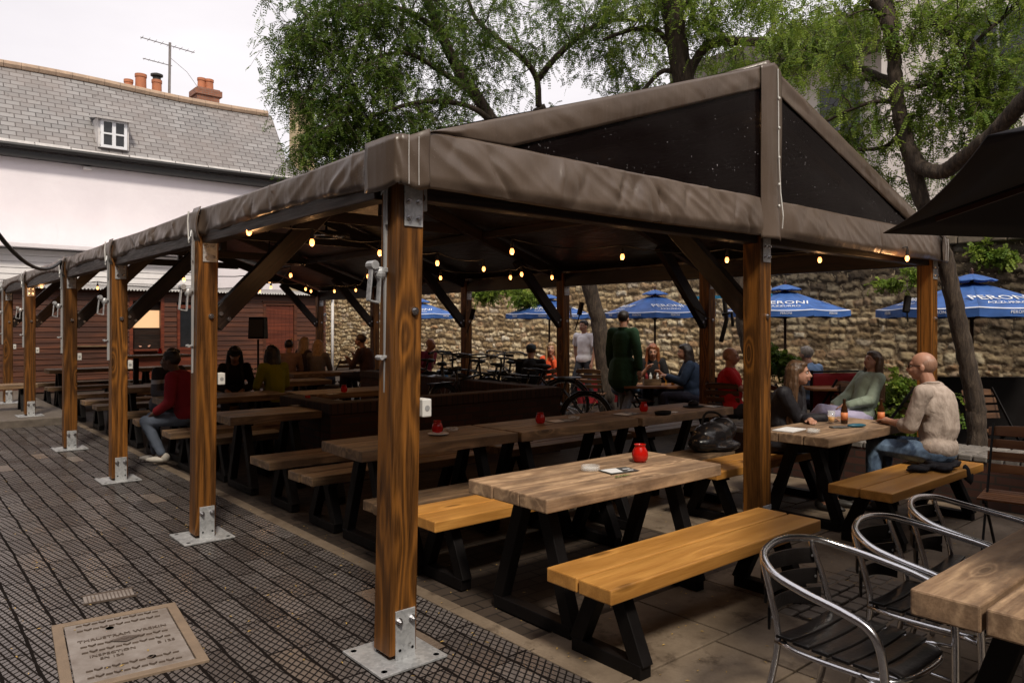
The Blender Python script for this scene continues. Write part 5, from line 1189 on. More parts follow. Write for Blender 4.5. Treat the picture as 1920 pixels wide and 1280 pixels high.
def remesh(o, vox, it=4, folds_=0):
    md = o.modifiers.new('remesh', 'REMESH'); md.mode = 'VOXEL'; md.voxel_size = vox; md.use_smooth_shade = True
    md = o.modifiers.new('smooth', 'SMOOTH'); md.iterations = it; md.factor = .5
    if folds_:
        tx = bpy.data.textures.get('folds') or bpy.data.textures.new('folds', 'CLOUDS'); tx.noise_scale = .09; tx.noise_depth = 2
        md = o.modifiers.new('folds', 'DISPLACE'); md.texture = tx; md.strength = folds_; md.mid_level = .5
    return o
def person(p, face, label, pose='sit', sc=1.0, seat=.45, lean=0, hands=None, skin_='fair', hair='brown', style='short', shirt=(.1, .1, .1), sleeves='long', trousers=(.03, .03, .05), tlen='long', jacket=False, vox=.016, headyaw=0, headpitch=0, shoes='darkshoe', feet=None, wide=1.0, twist=0, fem=False, coat=False, knees=None, group=None, cap=None, glasses=False, side=0):
    """p: ground point under the pelvis, face: world direction the body looks along"""
    S = sc; ang = math.atan2(-face[0], face[1]); r = empty('person', (p[0], p[1], 0), ang, label, 'person', group); r.scale = (S, S, S)
    sit = pose == 'sit'; hz = (seat/S+.095) if sit else .93
    V_ = Vector
    pel = V_((0, 0, hz)); up = V_((math.sin(R(side)), math.sin(R(lean)), math.cos(R(lean)))).normalized(); fw = V_((0, math.cos(R(lean)), -math.sin(R(lean)))); rt = V_((math.cos(R(twist)), math.sin(R(twist)), 0))
    waist = pel+up*.17; chest = pel+up*.36; sh = pel+up*.475; neck = pel+up*.535; hd = neck+up*.135+fw*.035
    sw = (.165 if fem else .185)*wide; shs = [sh-rt*sw, sh+rt*sw]
    # legs
    legs = []
    for i, s in enumerate((-1, 1)):
        hip = pel+V_((s*.095, 0, -.01))
        if sit:
            kn = V_((s*.13, .43, hz-.0+.01)) if not knees else V_(knees[i]); an = V_((s*.12, .46, .09)) if not feet else V_(feet[i])
            if knees is None and feet: kn, an = ik(hip, an, .44, .43, (0, 1, 1))
        else:
            an = V_(feet[i]) if feet else V_((s*.1, 0, .09)); kn, an = ik(hip, an, .44, .43, (0, 1, 0))
        legs.append((hip, kn, an))
    # arms
    arms = []
    hands = hands or ([(-.12, .34, hz+.13), (.12, .34, hz+.13)] if sit else [(-.25, .03, .82), (.25, .03, .82)])
    for i, s in enumerate((-1, 1)):
        el, wr = ik(shs[i], hands[i], .285, .25, (s*.6, -.5, -.9)); arms.append((shs[i], el, wr))
    hq = Matrix.Rotation(R(headyaw), 3, 'Z') @ Matrix.Rotation(R(-headpitch), 3, 'X')
    H = lambda x, y, z: hd+hq @ V_((x, y, z))
    b = MB()
    b.ell(H(0, -.012, .028), (.073, .092, .086), hq, 16, 12); b.ell(H(0, .022, -.03), (.060, .070, .078), hq, 14, 10); b.ell(H(0, .045, -.078), (.036, .034, .030), hq); b.ell(H(0, .068, .022), (.048, .022, .020), hq)
    b.cap(H(0, .086, .012), H(0, .106, -.026), .010, .0145, 8); b.ell(H(0, .086, -.056), (.026, .014, .013), hq); b.ell(H(0, .078, -.030), (.045, .020, .022), hq)
    for s in (-1, 1): b.ell(H(s*.074, -.008, -.012), (.011, .020, .031), hq, 8, 6)
    b.cap(hd+V_((0, -.005, -.04))+hq @ V_((0, -.01, 0)), neck-up*.03, .052, .058); b.cap(neck-up*.02, sh, .055, .075)
    b.ell(chest, (.145*wide, .105, .17), None); b.ell(waist, (.125*wide, .10, .14)); b.ell(pel, (.155*wide, .12, .11)); b.cap(shs[0], shs[1], .055, .055)
    for (a, e, w) in arms:
        b.cap(a, e, .048, .038); b.cap(e, w, .038, .026)
    for (h_, k, a) in legs:
        b.cap(h_, k, .083, .055); b.cap(k, a, .053, .038); b.cap(a+V_((0, -.03, -.04)), a+V_((0, .13, -.055)), .035, .028)
    for i, (a, e, w) in enumerate(arms):
        d = (w-e).normalized(); s = -1 if i == 0 else 1; sd = d.cross(V_((0, 0, 1))); sd = sd.normalized() if sd.length > .1 else V_((1, 0, 0)); nn_ = sd.cross(d)
        if nn_.z < 0: nn_ = -nn_
        fr = .0085 if vox < .011 else max(.0095, vox*.62)
        b.cap(w, w+d*.05, .026, .030, 8); b.ell(w+d*.055, (.024, .024, .024), None, 8, 6); 
        for q in range(4):
            o_ = (q-1.5)*.0185; base = w+d*.075+sd*o_; L = (.062, .072, .068, .052)[q]; curl = .25+.12*q
            b.cap(w+d*.04+sd*o_*.8, base, .013, fr, 6); mid = base+(d-nn_*curl*.5).normalized()*L*.55; tip = mid+(d*.8-nn_*curl*1.6).normalized()*L*.5; b.cap(base, mid, fr, fr*.95, 6); b.cap(mid, tip, fr*.95, fr*.85, 6)
        th = w+d*.025+sd*(-s)*.022*(1 if sd.x > 0 else -1); t2 = th+(d*.6+sd*(-s)*(1 if sd.x > 0 else -1)*.75-nn_*.2).normalized()*.035; b.cap(th, t2, fr*1.25, fr*1.05, 6); b.cap(t2, t2+(d-nn_*.3).normalized()*.028, fr*1.05, fr*.9, 6)
    remesh(b.build('body', SK[skin_], r, smooth=True), vox*.75, 3)
    # face details
    m = MB()
    for s in (-1, 1): m.ell(H(s*.029, .0765, .006), (.0125, .009, .0065), hq, 8, 6)
    m.build('eye', M['eyewhite'], r, smooth=True); m = MB()
    for s in (-1, 1): m.ell(H(s*.029, .0835, .006), (.0062, .004, .0062), hq, 8, 6)
    m.build('iris', M['eye'], r); m = MB()
    for s in (-1, 1): m.tube([H(s*.012, .090, .024), H(s*.030, .088, .030), H(s*.046, .076, .024)], [.003, .0035, .002], 5)
    m.build('eyebrow', M['brow'], r); m = MB(); m.ell(H(0, .0955, -.051), (.020, .006, .0045), hq, 10, 6); m.ell(H(0, .0945, -.060), (.017, .006, .005), hq, 10, 6); m.build('lips', M['lip'], r, smooth=True)
    # clothes
    C = shirt if isinstance(shirt, bpy.types.Material) else cloth('shirt_cloth', shirt, .85, wr=.55, var=.1); c = MB(); ex = .020 if jacket else (.026 if coat else .012)
    c.ell(chest, (.150*wide+ex, .108+ex, .175), None, 16, 10); c.ell(waist, (.135*wide+ex, .108+ex, .16), None, 16, 10); c.ell(pel+up*.03, (.163*wide+ex, .130+ex, .125), None, 16, 10); c.cap(waist+V_((0, -.02, .02)), chest+V_((0, -.02, .02)), .125*wide+ex, .130*wide+ex)
    c.cap(shs[0]-V_((0, 0, .008)), shs[1]-V_((0, 0, .008)), .060+ex*.6, .060+ex*.6); c.cap(neck-up*.055, neck-up*.02, .075, .060)
    if coat: c.cap(pel, pel-V_((0, .02, .20)), .19, .20); c.cap(pel+V_((-.08, 0, 0)), pel+V_((-.09, 0, -.2)), .13, .14); c.cap(pel+V_((.08, 0, 0)), pel+V_((.09, 0, -.2)), .13, .14)
    for (a, e, w) in arms:
        if sleeves == 'long': c.cap(a, e, .052+ex, .044+ex); c.cap(e, e.lerp(w, .92), .044+ex, .032+ex)
        elif sleeves == 'rolled': c.cap(a, e, .054+ex, .048+ex); c.cap(e, e.lerp(w, .22), .048+ex, .048+ex); c.cap(e.lerp(w, .16), e.lerp(w, .28), .052+ex, .050+ex)
        else: c.cap(a, a.lerp(e, .62), .055+ex, .055+ex)
    remesh(c.build('jacket' if (jacket or coat) else 'shirt', C, r, smooth=True), vox, 9 if vox < .011 else 4, .009)
    if jacket or coat or vox < .011:
        m = MB(); P = [neck+up*.015+hq @ V_((.063*math.cos(t), .060*math.sin(t), .012*math.sin(t)*-1)) for t in [x*math.pi/12 for x in range(-9, 22)]]
        m.tube([neck-up*.012+V_((.068*math.cos(t), .066*math.sin(t)-.005, -.03*max(0, math.sin(t)))) for t in [math.pi/2+.25+x*(2*math.pi-.5)/20 for x in range(21)]], [.012]*21, 6); m.tube([neck+up*.008+V_((.064*math.cos(t), .062*math.sin(t)-.005, -.03*max(0, math.sin(t)))) for t in [math.pi/2+.25+x*(2*math.pi-.5)/20 for x in range(21)]], [.010]*21, 6)
        m.build('collar', C, r, smooth=True)
    TR = trousers if isinstance(trousers, bpy.types.Material) else cloth('trouser_cloth', trousers, .85, wr=.5, var=.18)
    c = MB(); c.ell(pel, (.160*wide, .128, .115), None, 16, 10)
    for (h_, k, a) in legs:
        if tlen == 'long': c.cap(h_, k, .096, .068); c.cap(k, k.lerp(a, .93), .068, .052)
        else: c.cap(h_, h_.lerp(k, .85), .100, .082)
    remesh(c.build('trousers' if tlen == 'long' else 'shorts', TR, r, smooth=True), vox, 3, .012)
    for (h_, k, a) in legs:
        m = MB(); m.ell(a+V_((0, .055, -.052)), (.045, .135, .036), None, 12, 8); m.ell(a+V_((0, -.03, -.03)), (.042, .055, .055), None, 10, 6); m.build('shoe', M[shoes], r, smooth=True)
    # hair
    if style != 'none':
        h = MB(); hm = HM[hair]
        if style == 'bald': h.ell(H(0, -.020, .018), (.0745, .090, .082), hq, 20, 14); 
        else: h.ell(H(0, -.022, .036), (.084, .096, .088), hq, 16, 12); h.ell(H(0, .018, .078), (.066, .062, .038), hq)
        if style == 'long' or style == 'bob':
            Ln = .36 if style == 'long' else .2
            for q in range(9):
                a_ = math.pi*(1.02+(q/8)*.96); x, y = .080*math.cos(a_), .086*math.sin(a_)-.012; p0 = H(x, y, .03); 
                p1 = H(x*1.12, y*1.05, -.10); p2 = V_((p1.x*.75+hd.x*.25+x*.4, min(p1.y, hd.y)+y*.35, max(p1.z-Ln*.55, sh.z-.12))); p3 = p2+V_((x*.15, -.012, -Ln*.5))
                h.tube([p0, p1, p2, p3], [.030, .034, .034, .014], 8); h.ell(p0, (.03,)*3, None, 8, 6)
        if style == 'pony': h.tube([H(0, -.10, .03), H(0, -.14, -.02), H(0, -.13, -.12), H(0, -.11, -.2)], [.025, .032, .028, .008], 8)
        if style == 'tied': h.ell(H(0, -.105, .02), (.03, .03, .035))
        o = h.build('hair', hm, r, smooth=True); remesh(o, max(.008, vox*.8), 2, 0 if style == 'bald' else .016)
    if cap:
        m = MB(); m.ell(H(0, -.015, .045), (.088, .104, .078), hq, 16, 10); m.ell(H(0, .10, .03), (.062, .062, .010), hq); m.build('cap', cloth('cap_cloth', cap), r, smooth=True)
    if glasses:
        m = MB()
        for s in (-1, 1):
            m.tube([H(s*.031+.021*math.cos(t*.5236), .094, .006+.017*math.sin(t*.5236)) for t in range(13)], .0022, 5); m.tube([H(s*.052, .094, .010), H(s*.072, .05, .010), H(s*.078, -.012, .006)], .0024, 5)
        m.tube([H(-.010, .095, .008), H(.010, .095, .008)], .002, 5); m.build('glasses', M['black'], r)
    return r
def at(px, py, D): q = IMG(px, py, D); return (q.x, q.y)
LEFT, RIGHT = Vector((-math.cos(YAW), math.sin(YAW), 0)), Vector((math.cos(YAW), -math.sin(YAW), 0)); TOW = Vector((-math.sin(YAW), -math.cos(YAW), 0)); AWAY = -TOW
def linen():
    t = NT('pink_linen_shirt'); v = t.coord(); n = t.noise(t.coord((1, 1, .35)), 26, 4, .7); n2 = t.noise(t.coord((1, 1, .55)), 6, 5, .6, 2.2)
    c = t.ramp(n, [(.3, (.29, .225, .185)), (.7, (.48, .395, .335))]); nb = t.bump(n2, .6, .025); nb = t.bump(t.noise(v, 300, 2), .2, .001, nb); return t.done(c, .85, nb)
def denim(name, a, b):
    t = NT(name); v = t.coord(); n = t.noise(t.coord((1, 1, .6)), 7, 6, .65, .8); c = t.ramp(n, [(.35, a), (.68, b)]); return t.done(c, .8, t.bump(n, .5, .02))
LIN = linen(); DEN = denim('washed_denim', (.022, .045, .095), (.16, .24, .35))
# bald man in linen shirt on the golden bench, facing the table
person((4.84, -.70), (-.10, 1), 'bald man with glasses, pink linen shirt and jeans, seated on the golden bench', sc=1.06, seat=.462, lean=7, hands=[(-.06, .34, .74), (.07, .35, .72)], hair='shaved', style='bald', shirt=LIN, sleeves='rolled', trousers=DEN, vox=.0095, headyaw=8, headpitch=2, wide=1.12, glasses=True)
# his dark jacket lying on the bench beside him
m = MB(); 
rj = random.Random(12)
for k in range(26):
    x = rj.uniform(-.34, .30); y = rj.uniform(-.17, .05)*(1-abs(x)*.9); m.ell((x, y, .018+rj.uniform(0, .022)), (rj.uniform(.05, .12), rj.uniform(.02, .06), rj.uniform(.012, .03)), Matrix.Rotation(rj.uniform(-1, 1), 3, 'Z'))
for k in range(5): m.ell((.20+k*.03, -.19, -.03-.015*k), (.035, .02, .07))
o = remesh(m.build('dark_jacket', M['blackcloth'], loc=(4.62, -.72, .45), smooth=True), .012, 4, .02); tag(o, 'crumpled dark jacket spread on the golden bench under the bald man', 'jacket')
# woman in black jacket opposite
BLKJ = cloth('black_jacket_cloth', (.012, .011, .014), .6, wr=.6)
person((4.42, .50), (.12, -1), 'young woman with long ombre hair and black jacket, arms crossed on the table', sc=.97, seat=.462, lean=13, hands=[(.13, .33, .80), (-.12, .38, .80)], hair='ombre', style='long', shirt=BLKJ, jacket=True, trousers=(.02, .02, .025), vox=.0095, headyaw=14, fem=True)
person(at(1612, 0, 8.65), (LEFT*.95+TOW*.15), 'woman in a pale green jacket and lilac trousers leaning back in a slatted chair', sc=.98, seat=.47, lean=-17, hands=[(-.10, .22, .72), (.12, .26, .70)], hair='brown', style='long', shirt=cloth('sage_jacket', (.27, .33, .26), .6, wr=.6), jacket=True, trousers=(.38, .35, .50), vox=.013, headyaw=8, headpitch=-12, fem=True, knees=[(-.12, .42, .60), (.05, .46, .66)], feet=[(-.1, .62, .2), (.3, .62, .35)])
person(at(1528, 0, 10.4), (AWAY*.7+LEFT*.4), 'grey haired person in a light blue shirt mostly hidden behind the woman in black', seat=.45, lean=10, hair='grey', style='short', shirt=denim('pale_blue_shirt', (.10, .19, .36), (.22, .33, .52)))
person(at(1376, 0, 9.5), (RIGHT*.9+TOW*.35), 'bald man in a red t-shirt and shorts with folded arms on a slatted chair', seat=.45, lean=-6, hands=[(.14, .24, .86), (-.12, .25, .82)], hair='shaved', style='bald', shirt=cloth('red_tshirt', (.48, .012, .016), .8, wr=.5), sleeves='short', trousers=(.035, .035, .04), tlen='short', vox=.013, headyaw=-10, wide=1.12)
person(at(1300, 0, 11.2), (LEFT*.95+AWAY*.1), 'woman in a dark denim jacket with long dark hair at the food table', seat=.46, lean=8, hands=[(-.10, .40, .84), (.08, .38, .84)], hair='black', style='long', shirt=cloth('dark_denim_jacket', (.02, .035, .07), .8, wr=.5), jacket=True, vox=.014, fem=True, headpitch=6)
person(at(1222, 0, 12.3), (TOW*.95+LEFT*.1), 'red haired woman in a black top eating at the food table', seat=.46, lean=14, hands=[(-.10, .34, .86), (.10, .30, .92)], hair='red', style='long', shirt=(.012, .011, .012), sleeves='short', vox=.014, fem=True, headpitch=16, wide=.95)
person(at(1160, 0, 12.5), (RIGHT*.95+AWAY*.15), 'person in pale shirt reaching over the food table, half hidden by the green coat', seat=.46, lean=12, hands=[(-.05, .50, .86), (.10, .52, .88)], hair='brown', style='short', shirt=(.35, .36, .40), sleeves='short', trousers=DEN, vox=.014)
person(at(1168, 0, 11.5), (RIGHT*.45+AWAY*.7), 'man in a dark green coat and jeans striding past the leaning trunk', pose='stand', sc=1.07, hands=[(-.26, .14, .88), (.28, -.06, .88)], feet=[(-.09, .26, .10), (.09, -.26, .16)], hair='black', style='short', shirt=cloth('green_coat', (.020, .055, .026), .8, wr=.5), coat=True, trousers=denim('grey_jeans', (.10, .11, .14), (.22, .24, .28)), vox=.014, wide=.90)
person(at(1096, 0, 14.6), (LEFT*.5+TOW*.5), 'man in a white t-shirt and dark trousers walking behind the pavilion post', pose='stand', sc=1.0, hands=[(-.28, .12, .90), (.28, -.08, .92)], feet=[(-.09, -.22, .12), (.09, .22, .10)], hair='black', style='short', skin_='tan', shirt=cloth('white_tshirt', (.80, .78, .82), .8, wr=.4), sleeves='short', trousers=(.035, .037, .045), vox=.014, wide=1.1)
person(at(1036, 0, 13.9), (TOW*.95+LEFT*.2), 'blonde woman in an orange cardigan and white top, hand at her chin', seat=.43, lean=8, hands=[(-.05, .20, .97), (.14, .30, .80)], hair='blonde', style='bob', shirt=cloth('orange_cardigan', (.62, .09, .03), .8, wr=.5), vox=.014, fem=True, trousers=DEN)
person(at(994, 0, 12.7), (AWAY*.9+RIGHT*.25), 'man in a black t-shirt and dark grey cap seen from behind', seat=.42, lean=4, hair='brown', style='short', shirt=(.014, .013, .014), sleeves='short', vox=.014, cap=(.045, .065, .085), wide=1.1)
person(at(795, 0, 14.6), (RIGHT*.7+TOW*.45), 'man in a maroon t-shirt and jeans, chin on hand, beyond the bicycles', seat=.50, lean=12, hands=[(.02, .22, 1.0), (.16, .30, .72)], hair='shaved', style='bald', skin_='tan', shirt=cloth('maroon_tshirt', (.16, .012, .03), .8), sleeves='short', trousers=denim('blue_jeans', (.01, .04, .09), (.02, .11, .22)), vox=.015)
person(at(690, 0, 13.8), (LEFT*.85+AWAY*.2), 'man in a brown shirt seen against the pale wall, left of the near post', seat=.58, lean=10, hands=[(-.10, .36, 1.0), (.08, .30, 1.05)], hair='brown', style='short', skin_='tan', shirt=(.085, .045, .04), vox=.015, wide=1.1)
person(at(596, 0, 14.4), (AWAY*.9+RIGHT*.1), 'blonde woman in a grey top seen from behind, rightmost of the three', seat=.46, hair='blonde', style='long', shirt=(.13, .11, .11), vox=.016, fem=True)
person(at(569, 0, 14.9), (AWAY*.7+RIGHT*.5), 'blonde woman in a dark top, middle of the three before the hut door', seat=.50, hair='blonde', style='bob', shirt=(.06, .04, .04), vox=.016, fem=True)
person(at(541, 0, 14.3), (AWAY*.85+LEFT*.2), 'short haired man in a pale shirt seen from behind, leftmost of the three', seat=.46, lean=6, hair='black', style='short', skin_='tan', shirt=(.22, .14, .115), vox=.016)
person(at(517, 0, 10.6), (AWAY*.6+LEFT*.6), 'woman with very long dark hair in a yellow green top', seat=.46, lean=8, hair='black', style='long', shirt=cloth('lime_top', (.24, .24, .02), .8, wr=.4), vox=.014, fem=True)
person(at(440, 0, 11.0), (TOW*.8+RIGHT*.3), 'person in a dark cap and dark clothes leaning on a table beside the second post', seat=.46, lean=16, hair='black', style='long', skin_='tan', shirt=(.012, .010, .011), vox=.014, cap=(.012, .011, .013), fem=True, headpitch=18)
person(at(352, 0, 8.75), (LEFT*.9+TOW*.1), 'person in a loose red knitted sweater and jeans seated behind the second post', seat=.46, lean=14, hands=[(-.16, .30, .62), (.14, .30, .64)], hair='black', style='short', skin_='dark', shirt=cloth('red_knit', (.20, .012, .018), .9, nsc=12, wr=.35), jacket=True, trousers=(.10, .12, .16), vox=.014, shoes='sole', feet=[(-.1, .25, .12), (.12, .40, .10)], wide=1.15)
def stripe():
    t = NT('striped_sweater'); g = t.N('TexCoord').outputs['Object']; sx = t.N('SeparateXYZ'); t.l.new(g, sx.inputs[0]); z = sx.outputs[2]
    a = t.math('MULTIPLY', t.math('GREATER_THAN', z, .86), t.math('LESS_THAN', z, .91)); c = t.mix(t.math('GREATER_THAN', z, .885), (.07, .07, .085), (.012, .010, .011)); c = t.mix(a, c, (.40, .40, .43)); return t.done(c, .85)
person(at(304, 0, 9.9), (RIGHT*.85+TOW*.3), 'man in a dark sweater with pale sleeve band, seated left of the second post', seat=.46, lean=14, hair='black', style='short', skin_='dark', shirt=stripe(), trousers=(.05, .055, .07), vox=.014, wide=1.1)
person((3.38, SY+.45), (-.1, -1), 'bartender in a pale shirt inside the lit serving hatch', pose='stand', hair='brown', style='short', shirt=(.45, .40, .34), vox=.018, hands=[(-.15, .25, 1.1), (.15, .25, 1.1)])
# ================================================================ TREES
def bark():
    t = NT('furrowed_bark'); v = t.coord((1, 1, .22)); n = t.noise(v, 26, 7, .7, .5)
    c = t.ramp(n, [(.32, (.014, .009, .006)), (.55, (.060, .042, .029)), (.78, (.15, .115, .082))])
    return t.done(c, .9, t.bump(n, .9, .03))
M['bark'] = bark()
def leafmat(name, a, b):
    t = NT(name); at = t.N('Attribute', attribute_name='lf').outputs['Fac']; c = t.ramp(at, [(0, a), (1, b)])
    t.done(c, .5, None, Specular_IOR_Level=.3)
    tr = t.N('BsdfTranslucent'); t.l.new(c, tr.inputs['Color']); mx = t.N('MixShader'); mx.inputs[0].default_value = .42
    t.l.new(t.b.outputs[0], mx.inputs[1]); t.l.new(tr.outputs[0], mx.inputs[2]); t.l.new(mx.outputs[0], t.out.inputs['Surface']); return t.m
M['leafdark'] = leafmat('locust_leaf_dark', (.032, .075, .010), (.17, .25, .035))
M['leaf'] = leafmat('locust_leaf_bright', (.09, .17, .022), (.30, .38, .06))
def unit(v): return v/np.maximum(np.linalg.norm(v, axis=-1, keepdims=True), 1e-9)
class Tree:
    def __init__(s, seed): s.rng = np.random.default_rng(seed); s.nodes = []; s.rad = []; s.mb = MB(); s.tw = MB()
    def limb(s, pts, r0, r1, n=10, rough=.06):
        P = catmull(pts, 8); L = len(P); rs = [r0+(r1-r0)*(i/(L-1)) for i in range(L)]
        Q = []
        for i, p in enumerate(P):
            w = Vector(s.rng.normal(0, rough*rs[i]*.6, 3)); Q.append(p+w)
        s.mb.tube(Q, [r*(1+s.rng.uniform(-.03, .04)) for r in rs], n)
        for p, r in zip(Q, rs): s.nodes.append(np.array(p)); s.rad.append(r)
        return Q
    def branch_to(s, tgt, droop=.15, minr=.006, maxr=.05):
        N = np.array(s.nodes); d = np.linalg.norm(N-tgt, axis=1); d = d+.25*np.maximum(0, N[:, 2]-tgt[2])
        i = int(np.argmin(d+s.rng.uniform(0, .25, len(d)))); a = N[i]; L = np.linalg.norm(tgt-a)
        if L < .05: return
        k = max(3, int(L/.16)); r0 = min(s.rad[i]*.6, maxr, .010+.012*L); prev = a; P = [Vector(a)]
        off = s.rng.normal(0, .10*L, 3); ph = s.rng.uniform(0, 6)
        for j in range(1, k+1):
            f = j/k; p = a+(tgt-a)*f+off*math.sin(math.pi*f)+np.array([0, 0, droop*L*math.sin(math.pi*f)])+s.rng.normal(0, .018, 3); P.append(Vector(p))
            s.nodes.append(p); s.rad.append(max(minr, r0*(1-f*.7)))
        s.mb.tube(P, [max(minr*.6, r0*(1-.75*j/k)) for j in range(k+1)], 5)
    def twigs(s, centers, per, length, hang=.6):
        """drooping leafy twigs; returns arrays of (start, direction) segments"""
        C = np.repeat(np.array(centers), per, 0); n = len(C); D = unit(s.rng.normal(0, 1, (n, 3))*np.array([1, 1, .55])+np.array([0, 0, -.1]))
        Ls = length*s.rng.uniform(.5, 1.25, n); return C, D, Ls
    def fronds(s, centers, per, length, fl, nl=9, hang=.55, leaf=(.034, .011)):
        C, D, Ls = s.twigs(centers, per, length); n = len(C); k = 5; starts = []; dirs = []
        for j in range(k):
            f = (j+.6)/k; p = C+D*Ls[:, None]*f; p[:, 2] -= hang*Ls*f*f; dd = D.copy(); dd[:, 2] -= 2*hang*f; starts.append(p); dirs.append(unit(dd))
        for i in range(n):
            P = [Vector(C[i])]+[Vector(starts[j][i]) for j in range(k)]; s.tw.tube(P, [.0045, .004, .0035, .003, .0025, .0015], 3)
        S = np.concatenate(starts); Dn = np.concatenate(dirs); m = len(S)
        rd = unit(Dn*.35+s.rng.normal(0, .75, (m, 3))+np.array([0, 0, -.35])); FL = fl*s.rng.uniform(.6, 1.2, m)
        side = unit(np.cross(rd, np.array([0, 0, 1.0])+s.rng.normal(0, .45, (m, 3)))); tone = np.clip(s.rng.normal(.45, .28, m), 0, 1)
        allc = []; 
        for j in range(nl):
            f = (j+.5)/nl; b = S+rd*FL[:, None]*f; b[:, 2] -= .35*FL*f*f
            for sg in (-1, 1):
                d = unit(side*sg+rd*.45+s.rng.normal(0, .18, (m, 3))); up = unit(np.cross(d, rd)+s.rng.normal(0, .3, (m, 3))); w = unit(np.cross(d, up))
                ll = leaf[0]*(1-.45*abs(f-.45)); lw = leaf[1]
                q = np.stack([b, b+d*ll*.5+w*lw, b+d*ll, b+d*ll*.5-w*lw], 1); allc.append((q, tone))
        V = np.concatenate([a[0].reshape(-1, 3) for a in allc]); T = np.concatenate([np.repeat(a[1], 4) for a in allc]); Q = np.arange(len(V)).reshape(-1, 4)
        return V, Q, T
    def finish(s, label, root_at, leaves, leafm, name='tree'):
        r = empty(name, (0, 0, 0), 0, label, 'tree'); 
        s.mb.build('trunk', M['bark'], r, smooth=True)
        V, Q, T = leaves; o = np_mesh('crown', V, Q, [leafm], r, attrs={'lf': T})
        if s.tw.v: s.tw.build('twigs', M['bark'], o)
        return r
def blob(rng, c, rad, n):
    P = []
    while len(P) < n:
        v = rng.uniform(-1, 1, 3)
        if np.dot(v, v) < 1: P.append(np.array(c)+v*np.array(rad))
    return P
I = lambda px, py, D: IMG(px, py, D)
# tree 1: leaning trunk seen through the pavilion, big dark crown over the roof
T = Tree(21)
b0 = I(1140, 775, 13.4); b0.z = -.05
T.limb([b0, I(1136, 734, 13.4), I(1124, 617, 13.3), I(1103, 530, 13.2), I(1066, 400, 13.0), I(1035, 290, 12.8), I(1010, 200, 12.5)], .155, .11, 14, .10)
T.limb([I(1062, 400, 13), I(985, 290, 12.6), I(930, 235, 12.2), I(893, 180, 12), (I(858, 130, 11.8)), I(826, 60, 11.6), I(795, -20, 11.4), I(780, -120, 11.2)], .12, .06, 12)
T.limb([I(1010, 200, 12.5), I(1005, 145, 12.4), I(975, 105, 12.2), I(930, 70, 12), I(890, 30, 12), I(860, -60, 12)], .055, .025)
T.limb([I(1008, 150, 12.5), I(1045, 105, 12.3), I(1095, 62, 12.1), I(1140, 40, 12), I(1210, 38, 11.8)], .055, .025)
T.limb([I(893, 180, 12), I(820, 130, 11.4), I(760, 100, 11), I(690, 110, 10.8)], .05, .02, 8)
T.limb([I(930, 235, 12.2), I(880, 200, 11.6), I(800, 190, 11.2), I(720, 210, 10.9), I(650, 240, 10.8)], .05, .02, 8)
T.limb([I(826, 60, 11.6), I(760, 20, 11.2), I(690, 10, 11), I(610, 30, 10.8)], .05, .02, 8)
cs = []
for px, py, D, rx, ry, n in ((600, 40, 10.8, .8, .7, 44), (700, -30, 11, .9, .6, 40), (590, 130, 10.8, .55, .5, 34), (560, 70, 10.8, .42, .5, 16), (690, 60, 11, .9, .8, 60), (680, 170, 11, .8, .6, 52), (780, 110, 11.4, .7, .9, 42), (640, 230, 10.9, .6, .45, 38), (605, 275, 10.8, .42, .32, 28), (730, 250, 11.2, .6, .4, 30), (790, 240, 11.5, .5, .4, 20), (860, 200, 11.8, .55, .5, 20), (850, -10, 11.6, 1.0, .6, 36), (960, 30, 12, 1.1, .6, 34), (940, 130, 12.4, .6, .5, 14), (1060, 20, 12, 1.0, .5, 26), (1080, 110, 12.3, .7, .4, 12), (1170, 30, 11.8, .8, .5, 20), (1150, 150, 12.2, .5, .35, 8), (870, 90, 12.2, .6, .5, 16), (1010, 230, 13.0, .5, .3, 6)):
    cs += blob(T.rng, I(px, py, D), (rx, rx*1.3, ry), int(n*1.0))
sub = [c for i, c in enumerate(cs)]
for c in sub: T.branch_to(c)
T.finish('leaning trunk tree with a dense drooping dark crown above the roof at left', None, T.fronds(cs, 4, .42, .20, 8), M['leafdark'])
# tree 2: dark trunk behind the middle post, upright above the ridge
T = Tree(33); b0 = I(1425, 790, 11.4); b0.z = -.05
T.limb([b0, I(1420, 720, 11.4), I(1405, 620, 11.4), I(1385, 530, 11.4), I(1345, 400, 11.4), I(1310, 260, 11.3), I(1278, 130, 11.2), I(1262, 30, 11.1), I(1248, -80, 11)], .17, .15, 14, .10)
T.limb([I(1288, 160, 11.2), I(1302, 118, 11.1), I(1335, 82, 10.9), I(1400, 78, 10.6), I(1480, 84, 10.3), I(1520, 88, 10.1), I(1565, 110, 9.8), I(1605, 135, 9.6), I(1668, 160, 9.3)], .075, .045, 10)
T.limb([I(1276, 120, 11.2), I(1235, 60, 11.2), I(1190, 55, 11.3), I(1130, 75, 11.5)], .05, .025, 8)
T.limb([I(1283, 140, 11.2), I(1240, 135, 11.3), I(1195, 185, 11.4), I(1175, 210, 11.4)], .045, .02, 8)
T.limb([I(1262, 30, 11.1), I(1330, -20, 10.8), I(1430, -40, 10.5)], .06, .03, 8)
cs = []
for px, py, D, rx, ry, n in ((1220, -10, 11.3, .8, .5, 24), (1190, 90, 11.6, .6, .4, 12), (1330, 10, 11, .7, .4, 20), (1330, 60, 10.9, .3, .25, 8), (1450, 20, 10.5, .7, .4, 20), (1500, 70, 10, .5, .3, 12), (1440, 110, 10.4, .5, .25, 8), (1240, 170, 11.5, .5, .25, 10), (1360, 110, 11.4, .45, .2, 8), (1560, 60, 9.8, .4, .35, 10)):
    cs += blob(T.rng, I(px, py, D), (rx, rx*1.2, ry), int(n*1.15))
